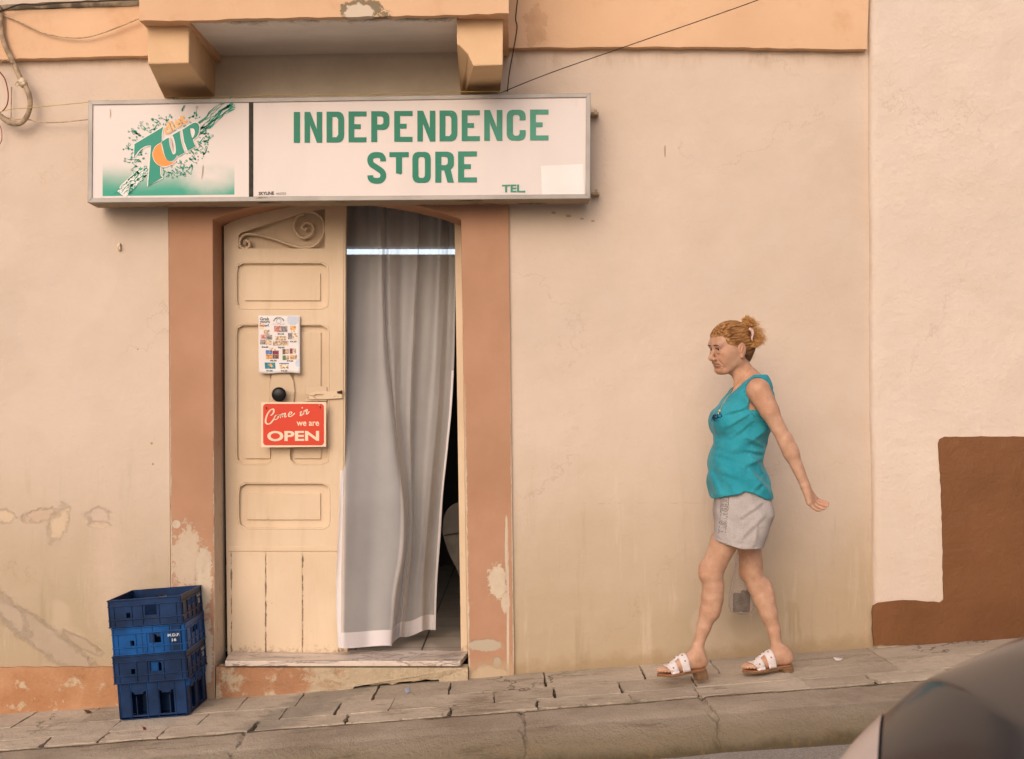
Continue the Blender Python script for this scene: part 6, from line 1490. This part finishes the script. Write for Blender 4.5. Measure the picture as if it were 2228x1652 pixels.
# ---- tank top
z1c = lambda x, y: (1336.8 + .3237 * x, 659.5 + .3237 * y)
def creases(segs, X, Y, Z):
    o = 0.
    for a, b, amp, w_ in segs:
        ax, ay = z1c(*a); bx_, by_ = z1c(*b); A = (xt(ax, 5.38), zt(ay, 5.38)); B = (xt(bx_, 5.38), zt(by_, 5.38)); dx, dz = B[0] - A[0], B[1] - A[1]; L2 = dx * dx + dz * dz
        tt = np.clip(((X - A[0]) * dx + (Z - A[1]) * dz) / L2, 0, 1); d2 = (X - A[0] - tt * dx) ** 2 + (Z - A[1] - tt * dz) ** 2
        o = o - amp * np.exp(-d2 / w_ ** 2) * np.sin(np.pi * (.12 + .76 * tt)) + amp * .7 * np.exp(-((X - A[0] - tt * dx) ** 2 + (Z - A[1] - tt * dz + w_ * 1.5) ** 2) / w_ ** 2)
    return o * (Y < YB)
TS = [((900, 700), (740, 745), .006, .008), ((905, 745), (770, 830), .006, .009), ((925, 800), (800, 905), .005, .009), ((1040, 850), (930, 930), .006, .010), ((1010, 960), (900, 905), .008, .009), ((1005, 1005), (890, 985), .009, .010),
      ((1000, 1050), (900, 1090), .006, .010), ((915, 1010), (1010, 1140), .007, .009), ((900, 1080), (985, 1220), .006, .010), ((1030, 1160), (930, 1270), .006, .010), ((860, 1060), (700, 1010), .004, .012), ((690, 860), (720, 960), .005, .012),
      ((850, 1180), (700, 1120), .004, .012), ((690, 1180), (720, 1290), .005, .009), ((780, 1150), (800, 1280), .004, .010), ((960, 620), (890, 690), .004, .008)]
def wr_top(X, Y, Z):
    return (creases(TS, X, Y, Z) + .0060 * np.sin(26 * X + 48 * Z + 2 * np.sin(30 * Y)) * np.clip((1.10 - Z) * 6, 0, 1) + .0045 * np.sin(60 * Z - 34 * X + 3) * np.clip((Z - .95) * 8, 0, 1) * np.clip((1.30 - Z) * 6, 0, 1)
            + .0018 * np.sin(75 * Z + 50 * X + 20 * Y))
tf = Field((.80, -.72, .78), (1.26, -.20, 1.46), .0032)
tf.loft([sec(817, 1618, 1672, .105), sec(830, 1606, 1675, .135), sec(845, 1590, 1681, .15), sec(860, 1578, 1683, .152), sec(880, 1564, 1688, .150), sec(897, 1552, 1685, .150), sec(915, 1547.5, 1683, .148), sec(930, 1550, 1679, .142), sec(944, 1554, 1675, .138), sec(965, 1551, 1667, .135), sec(988, 1545, 1659, .138), sec(1015, 1540, 1662, .148), sec(1050, 1542, 1671, .172), sec(1092, 1548, 1681, .190)], .004, disp=wr_top)
for s_ in (1, -1): tf.ell((xt(1572), YB - s_ * .062, zt(917)), (.052, .058, .055), .03)
# neckline and armholes
Xg = tf.g[0][:, None, None]; Yg = tf.g[1][None, :, None]; Zg = tf.g[2][None, None, :]
def above_line(x0, y0, x1, y1):      # signed height above a line drawn in the side view
    ax, az, bx_, bz = xt(x0), zt(y0), xt(x1), zt(y1); L_ = math.hypot(bx_ - ax, bz - az); return ((bx_ - ax) * (Zg - az) - (bz - az) * (Xg - ax)) / L_
ly = Yg - YB
neck = np.minimum(above_line(1556, 884, 1632, 826) + .05 - 0 * Xg, .085 - np.abs(ly)) 
hgt = above_line(1554, 886, 1634, 824)               # positive above the neckline
scoop = np.minimum(hgt - .35 * np.maximum(np.abs(ly) - .045, 0), .092 - np.abs(ly))
back = np.minimum(above_line(1634, 824, 1700, 868), .085 - np.abs(ly))
F_ = tf.F
def smax(a, b, k): q_ = np.maximum(k - np.abs(a - b), 0) / k; return np.maximum(a, b) + q_ * q_ * k * .25
F_ = smax(F_, np.minimum(np.minimum(np.abs(ly) - .124, Zg - zt(893)), Xg - 1.022), .008); F_ = smax(F_, scoop, .006); F_ = smax(F_, back, .006)
# everything above the chest that is not a strap: straps are narrow bands
for s_ in (1, -1):
    c_ = np.array([xt(1666), YB - s_ * .205, zt(876)]); r_ = np.array([.082, .090, .100])
    q_ = np.sqrt(((Xg - c_[0]) / r_[0]) ** 2 + ((Yg - c_[1]) / r_[1]) ** 2 + ((Zg - c_[2]) / r_[2]) ** 2); d = (q_ - 1) * .07; F_ = smax(F_, -d, .006)
# curved hem: lower at front and back, notched at the side seam
side = np.clip(1 - np.abs(Xg - xt(1604)) / .14, 0, 1) * np.clip((np.abs(ly) - .05) / .1, 0, 1)
hem = (zt(1084) + .040 * side ** 1.4 + .004 * np.sin(50 * Xg)) - Zg; F_ = smax(F_, hem, .003)
# hollow it: skin-thin cloth
tf.F = F_.astype('f4')
V3, F3 = tf.mesh()
t = NT('turquoise_jersey'); X, Y, Z = t.xyz()
c = t.mix(t.step(t.noise(9, 5, .6), .35, .7), (.020, .26, .335), (.038, .33, .41)); c = t.mix(t.mul(t.step(t.noise(300, 3, .6), .4, .6), .2), c, (.01, .2, .24))
sp_ = t.mul(t.step(t.noise(110, 3, .7), .71, .74), t.step(t.noise(9, 3, .5, off=(1, 2, 4)), .5, .56)); c = t.mix(t.mul(sp_, .7), c, (.45, .6, .62))
wv_ = t.noise(7, 5, .6, stretch=(1, 1, 1.3), dist=1.2); M_top = t.fin(c, .85, .2, t.bump(t.math('ADD', wv_, t.mul(t.noise(22, 4, .5, dist=.8), .35)), .6, .02))
t.b.inputs['Sheen Weight'].default_value = .15
top = link('tank_top', np_mesh('tank_top', V3, F3), M_top, person, True)
TB = BVHTree.FromPolygons([Vector(v) for v in V3.tolist()], F3.tolist())
def drape(mb, BVx, eps=.0015):
    out = []
    for v in mb.v:
        v = Vector(v); o_ = Vector((0, -D0, CAMZ)); d = (v - o_).normalized(); hit = BVx.ray_cast(o_, d, 10)
        out.append(tuple(hit[0] - d * eps) if hit[0] is not None else tuple(v))
    mb.v = out
def proj_y(mb, BVx, eps=.0015):       # lay a print on cloth, straight in along +Y
    out = []
    for v in mb.v:
        o_ = Vector((v[0], -1.2, v[2])); hit = BVx.ray_cast(o_, Vector((0, 1, 0)), 3); out.append((v[0], hit[0].y - eps, v[2]) if hit[0] is not None else tuple(v))
    mb.v = out
M_tprint = simple('navy_print', (.01, .03, .09), .7, .3, 80)
m = MB()
def st1(pts, w0=2.0): rib_add(m, s2([z1c(*p_) for p_ in pts], 5), w0, lambda x, y: P(x, y, -.6))
st1([(655, 795), (658, 770), (668, 752)]); st1([(664, 778), (682, 768), (680, 752), (668, 756), (664, 775), (672, 788), (684, 782)]); st1([(690, 750), (690, 770), (700, 776), (708, 765), (708, 745), (708, 768), (714, 770)]); st1([(730, 738), (720, 740), (718, 748), (728, 752), (732, 760), (722, 768), (712, 766)])
proj_y(m, TB); m.build('printed_lettering', M_tprint, top)
# trim along near armhole, side seam, hem stitching
m = MB()
pts = [z1c(*p_) for p_ in ((905, 505), (885, 545), (872, 600), (878, 655), (895, 700), (930, 745), (970, 785), (1010, 815), (1040, 845))]
v = [P(x, y, -.7) for x, y in s2(pts, 5)]; mm = MB(); mm.v = [tuple(q_) for q_ in v]; drape(mm, TB, .001); m.tube(mm.v, .0022, 6)
m.build('armhole_seam', M_top, top, smooth=True)
m = MB(); pts = [z1c(*p_) for p_ in ((945, 770), (905, 850), (890, 960), (880, 1060), (876, 1120), (870, 1190))]
mm = MB(); mm.v = [tuple(P(x, y, -.7)) for x, y in s2(pts, 6)]; drape(mm, TB, .0002); m.tube(mm.v, .0012, 5); m.build('side_seam', M_top, top, smooth=True)
# shoulder strap running over the near shoulder to the back
def strap(pts, wdt=.011):
    m = MB(); sp_ = spline(pts, 6); n_ = len(sp_)
    def f(u, v_):
        i = min(int(u * (n_ - 1)), n_ - 2); p_ = sp_[i].lerp(sp_[i + 1], u * (n_ - 1) - i); q_ = p_ + Vector((0, wdt * (v_ - .5) * 2, 0)); hit = BV.find_nearest(q_)
        if hit[0] is not None:
            nn_ = hit[1]; nn_ = nn_ if nn_.dot(q_ - Vector((xt(1640), YB, zt(900)))) > 0 else -nn_; return hit[0] + nn_ * .0035
        return q_
    m.grid(f, 50, 6); return m.build('strap', M_top, top, smooth=True, solid=.003)
for s_ in (-1, 1):
    y_ = YB + s_ * .112
    strap([P(1598, 858, y_ - s_ * .01), P(1612, 836, y_), P(1632, 818, y_), P(1652, 815, y_), P(1672, 830, y_), P(1684, 852, y_), P(1690, 880, y_ - s_ * .02)])
# necklace with pendant
mm = MB(); mm.v = [tuple(P(*z6(x, y), -.7)) for x, y in s2([(1240, 1140), (1180, 1200), (1100, 1310), (1010, 1420), (930, 1520), (860, 1610)], 6)] + [tuple(P(*z1c(x, y), -.7)) for x, y in s2([(770, 615), (745, 655), (722, 690), (708, 725)], 4)]
out = []
for v in mm.v:
    v = Vector(v); o_ = Vector((0, -D0, CAMZ)); d = (v - o_).normalized(); h1 = BV.ray_cast(o_, d, 10); h2 = TB.ray_cast(o_, d, 10)
    hs_ = [h for h in (h1, h2) if h[0] is not None]
    if hs_: out.append(min(hs_, key=lambda h: h[3])[0] - d * .0015)
M_gold = simple('gold_chain', (.70, .42, .16), .3, .1, 60, metal=.6)
m = MB(); m.tube(out, .0013, 6); nk = m.build('necklace', M_gold, person, smooth=True)
m = MB(); m.lathe(out[-1], (0, -1, 0), [(0, .004), (.002, .006), (.004, .004)], 12); m.lathe(out[-1] + Vector((-.004, 0, -.012)), (0, -1, 0), [(0, .004), (.002, .005), (.003, .003)], 10); m.build('pendant', M_gold, nk, smooth=True)

# ---- shorts
sf = Field((.84, -.72, .56), (1.26, -.20, .95), .0032)
SS = [((1000, 1340), (860, 1430), .006, .010), ((1010, 1420), (830, 1590), .006, .012), ((700, 1400), (800, 1560), .004, .012), ((960, 1480), (940, 1620), .006, .010), ((720, 1330), (690, 1450), .004, .010), ((880, 1480), (860, 1600), .004, .009)]
def wr_s(X, Y, Z): return creases(SS, X, Y, Z) + .003 * np.sin(30 * X - 22 * Z + 1) + .002 * np.sin(70 * X + 40 * Z + 12 * Y)
sf.loft([sec(1040, 1565, 1655, .135), sec(1065, 1561, 1662, .148), sec(1090, 1558, 1669, .160), sec(1115, 1557, 1671, .166), sec(1140, 1560, 1666, .145), sec(1165, 1572, 1650, .09)], .01, disp=wr_s)
def sec2(y, xf, xb, ry, cy): return sec(y, xf, xb, ry, cy)
sf.loft([sec2(1075, 1562, 1664, .070, -.520), sec2(1120, 1556, 1671, .088, -.540), sec2(1150, 1549, 1663, .090, -.540), sec2(1172, 1545, 1656, .094, -.538), sec2(1192, 1543, 1653, .096, -.536)], .04, disp=wr_s)
sf.loft([sec2(1075, 1564, 1664, .070, -.38), sec2(1120, 1560, 1671, .088, -.365), sec2(1150, 1562, 1664, .090, -.365), sec2(1172, 1566, 1657, .090, -.365), sec2(1190, 1570, 1654, .090, -.365)], .02, disp=wr_s)
Xg = sf.g[0][:, None, None]; Zg = sf.g[2][None, None, :]
hz = zt(1169) + (zt(1187) - zt(1169)) * np.clip((Xg - xt(1545)) / (xt(1600) - xt(1545)), 0, 1) ** .8
sf.F = smax(sf.F, (hz - Zg).astype('f4'), .003)
V4, F4 = sf.mesh()
t = NT('grey_marl'); c = t.mix(t.step(t.noise(240, 4, .7), .4, .6), (.39, .355, .34), (.47, .43, .41)); c = t.mix(t.mul(t.step(t.noise(10, 5, .6), .5, .7), .3), c, (.36, .32, .30))
M_shorts = t.fin(c, .9, .15, t.bump(t.math('ADD', t.noise(8, 5, .6, dist=1.0), t.mul(t.noise(200, 3), .15)), .5, .015))
sho = link('shorts', np_mesh('shorts', V4, F4), M_shorts, person, True)
SB = BVHTree.FromPolygons([Vector(v) for v in V4.tolist()], F4.tolist())
# outlined word down the front of the leg
m = MB(); M_sprint = simple('shorts_print', (.055, .05, .055), .7, .2, 80)
def oletter(polys, x0, y0, w_, h_, sk):
    """letters lie on their side, reading downward"""
    for o_ in polys:
        pts = [z1c(x0 + w_ * (1 - b_) + sk * a_, y0 + h_ * a_) for a_, b_ in o_]; rib_add(m, pts + [pts[0]], .75, lambda x, y: P(x, y, -.62))
G = {'T': [[(0, 0), (1, 0), (1, .28), (.66, .28), (.66, 1), (.34, 1), (.34, .28), (0, .28)]],
     'E': [[(0, 0), (1, 0), (1, .25), (.35, .25), (.35, .4), (.85, .4), (.85, .6), (.35, .6), (.35, .75), (1, .75), (1, 1), (0, 1)]],
     'R': [[(0, 0), (.7, 0), (1, .15), (1, .45), (.8, .6), (1, 1), (.65, 1), (.5, .65), (.33, .65), (.33, 1), (0, 1)], [(.33, .2), (.6, .2), (.66, .33), (.6, .45), (.33, .45)]],
     'A': [[(0, 1), (.35, 0), (.65, 0), (1, 1), (.7, 1), (.64, .8), (.36, .8), (.3, 1)], [(.42, .58), (.5, .28), (.58, .58)]],
     'N': [[(0, 0), (.3, 0), (.68, .55), (.68, 0), (1, 0), (1, 1), (.7, 1), (.32, .45), (.32, 1), (0, 1)]],
     'O': [[(.3, 0), (.7, 0), (1, .25), (1, .75), (.7, 1), (.3, 1), (0, .75), (0, .25)], [(.4, .22), (.6, .22), (.7, .35), (.7, .65), (.6, .78), (.4, .78), (.3, .65), (.3, .35)]],
     'V': [[(0, 0), (.3, 0), (.5, .65), (.7, 0), (1, 0), (.65, 1), (.35, 1)]]}
y_ = 1286
for i, ch in enumerate("TERRANOVA"):
    oletter(G[ch], 738 - (y_ - 1286) * .115, y_, 42, 27, -3); y_ += 30
proj_y(m, SB); m.build('printed_lettering', M_sprint, sho)
mm = MB(); mm.v = [tuple(P(x, y, -.7)) for x, y in s2([(1550, 1165), (1562, 1170), (1585, 1179), (1610, 1182), (1652, 1183)], 8)]; proj_y(mm, SB, .0004); m = MB(); m.tube([Vector(v) for v in mm.v], .0010, 5); m.build('hem_seam', M_shorts, sho, smooth=True)

# ---- sandals
M_leather = simple('white_leather', (.70, .64, .62), .4, .05, 20); M_wood = None
t = NT('stacked_wood'); X, Y, Z = t.xyz(); c = t.mix(t.step(t.noise(40, 5, .7, stretch=(.3, 1, 3)), .35, .7), (.15, .085, .045), (.26, .155, .085)); M_wood = t.fin(c, .5, .35, t.bump(t.noise(60, 4, stretch=(.3, 1, 3)), .3, .003))
M_insole = simple('tan_insole', (.36, .16, .08), .5, .15, 30); M_stud = simple('gold_stud', (.55, .42, .25), .25, .1, 30, metal=.8)
def sandal(Q, drop_heel, pitch_sole, label):
    root = bpy.data.objects.new('sandal', None); COL.objects.link(root); root.parent = person; root.location = Vector([float(v) for v in Q(.4, 0, -.02)]) - wloc(person); root['label'] = label
    out_l = [(-.05, .0), (-.03, .022), (.05, .031), (.2, .031), (.4, .031), (.6, .040), (.75, .043), (.90, .036), (1.0, .020), (1.06, .0), (1.03, -.022), (.95, -.036), (.8, -.041), (.65, -.036), (.45, -.027), (.2, -.029), (.05, -.028), (-.03, -.02)]
    o2 = [(v.x, v.y) for v in spline([(a, b, 0) for a, b in out_l + [out_l[0]]], 3)][:-1]
    def hgt(a): return -.0095 + .004 * max(0, a - .8) / .2
    def slab(name, h1_, h2_, mt, gr=0):
        mb = MB(); n = len(o2); top_ = [Vector(Q(a, l + math.copysign(gr, l), h1_ + hgt(a))) for a, l in o2]; bt = [Vector(Q(a, l + math.copysign(gr, l), h2_ + hgt(a) + (.001 if a > .9 else 0))) for a, l in o2]
        mb.v = [tuple(v) for v in top_ + bt]; mb.f = [tuple(range(n)), tuple(range(n, 2 * n))[::-1]] + [(i, n + i, n + (i + 1) % n, (i + 1) % n) for i in range(n)]
        return mb.build(name, mt, root, bevel=.001)
    slab('insole', .002, -.0015, M_insole); slab('sole', -.0017, -.0095, M_wood, .0005)
    mb = MB(); hp = [(-.05, -.02), (-.05, .02), (-.02, .030), (.22, .031), (.26, 0), (.22, -.030), (-.02, -.028)]; n = len(hp)
    tp_ = [Vector(Q(a, l, -.0185)) for a, l in hp]; bt = [Vector(Q(a * .86 - .012, l * .95, -.0185 - drop_heel)) for a, l in hp]
    mb.v = [tuple(v) for v in tp_ + bt]; mb.f = [tuple(range(n)), tuple(range(n, 2 * n))[::-1]] + [(i, n + i, n + (i + 1) % n, (i + 1) % n) for i in range(n)]; mb.build('heel', M_wood, root, bevel=.0015)
    # H-shaped upper hugging the instep
    def up(a, tt):
        th_ = math.pi * tt; w_ = .040 - .004 * (a < .5); hh_ = .080 - .075 * (a - .42) / .45 * 1.0
        hh_ = max(.020, .072 - .125 * max(0, a - .40)); l = -w_ * math.cos(th_); h_ = -.006 + hh_ * math.sin(th_) ** .75
        o_ = Vector(Q(a + .035 * math.sin(th_), l, h_)); ctr = Vector(Q(a, 0, .0)); hit = BV.ray_cast(o_ + (o_ - ctr).normalized() * .03, (ctr - o_).normalized(), .12)
        if hit[0] is not None and math.sin(th_) > .12: return hit[0] + (o_ - ctr).normalized() * .004
        return o_
    def skip(u, v): return (.40 < u < .60) and not (.38 < v < .62)
    mb = MB(); mb.grid(lambda u, v: up(.36 + .44 * u, v), 30, 36, skip=skip); mb.build('upper', M_leather, root, smooth=True, solid=.0028)
    for a, v in ((.44, .30), (.44, .62), (.44, .82), (.58, .5), (.72, .22), (.72, .50), (.72, .78), (.50, .5)):
        p_ = up(a, v); ctr = Vector(Q(a, 0, 0)); d = (p_ - ctr).normalized(); mb = MB(); mb.lathe(p_ + d * .001, d, [(0, .0052), (.0015, .0050), (.0035, .0015)], 4); mb.build('stud', M_stud, root)
sandal(Qn, .038, 0, 'near white sandal with toe raised'); sandal(Qf, .021, 0, 'far white sandal flat on the paving')

# ---- plastic bag in the far hand
bag = empty('plastic_bag', P(1613, 1335, -.26), 'thin see-through plastic bag with dark contents hanging behind her knees', 'bag')
t = NT('clear_film'); tp = t.n('ShaderNodeBsdfTransparent'); ms = t.n('ShaderNodeMixShader'); t.put(t.b.inputs['Base Color'], (.62, .54, .48)); t.b.inputs['Roughness'].default_value = .35
lw = t.n('ShaderNodeLayerWeight'); lw.inputs[0].default_value = .4; t.put(ms.inputs[0], t.math('ADD', t.mul(lw.outputs['Facing'], .35), .22, clamp=True)); t.t.links.new(tp.outputs[0], ms.inputs[1]); t.t.links.new(t.b.outputs[0], ms.inputs[2]); t.t.links.new(ms.outputs[0], t.out.inputs[0]); M_film = t.m
prof_b = [(1120, 4, .01), (1150, 7, .012), (1190, 10, .018), (1225, 14, .03), (1260, 21, .045), (1290, 27, .055), (1320, 28, .055), (1333, 22, .045), (1338, 8, .02)]
def bagf(u, v):
    f = v * (len(prof_b) - 1); i = min(int(f), len(prof_b) - 2); k_ = f - i; y_, w_, d_ = [prof_b[i][q_] * (1 - k_) + prof_b[i + 1][q_] * k_ for q_ in range(3)]
    a = 2 * math.pi * u; wv = 1 + .10 * math.sin(5 * a + v * 4) * (1 - v * .4); return P(1612 + 2 * v + w_ * math.cos(a) * wv, y_, -.262 + d_ * math.sin(a) * wv)
m = MB(); m.grid(bagf, 48, 40); m.build('film', M_film, bag, smooth=True)
t = NT('dark_goods'); M_dg = t.fin(t.mix(t.step(t.noise(20, 4), .3, .7), (.02, .018, .016), (.10, .085, .07)), .6, .3)
for (x, w_, y0_, y1_) in ((1603, 9, 1290, 1331), (1621, 11, 1284, 1331)):
    m = MB(); m.lathe(P(x, y1_, -.262), (.02, 0, 1), [(0, w_ * .0018), (.006, w_ * .002), ((y1_ - y0_) * .00195, w_ * .002), ((y1_ - y0_) * .00205, w_ * .0016)], 18); tag(m.build('tin', M_dg, smooth=True), 'dark tin inside the see-through bag, %s' % ('left of the two' if x < 1610 else 'right of the two'), 'tin')
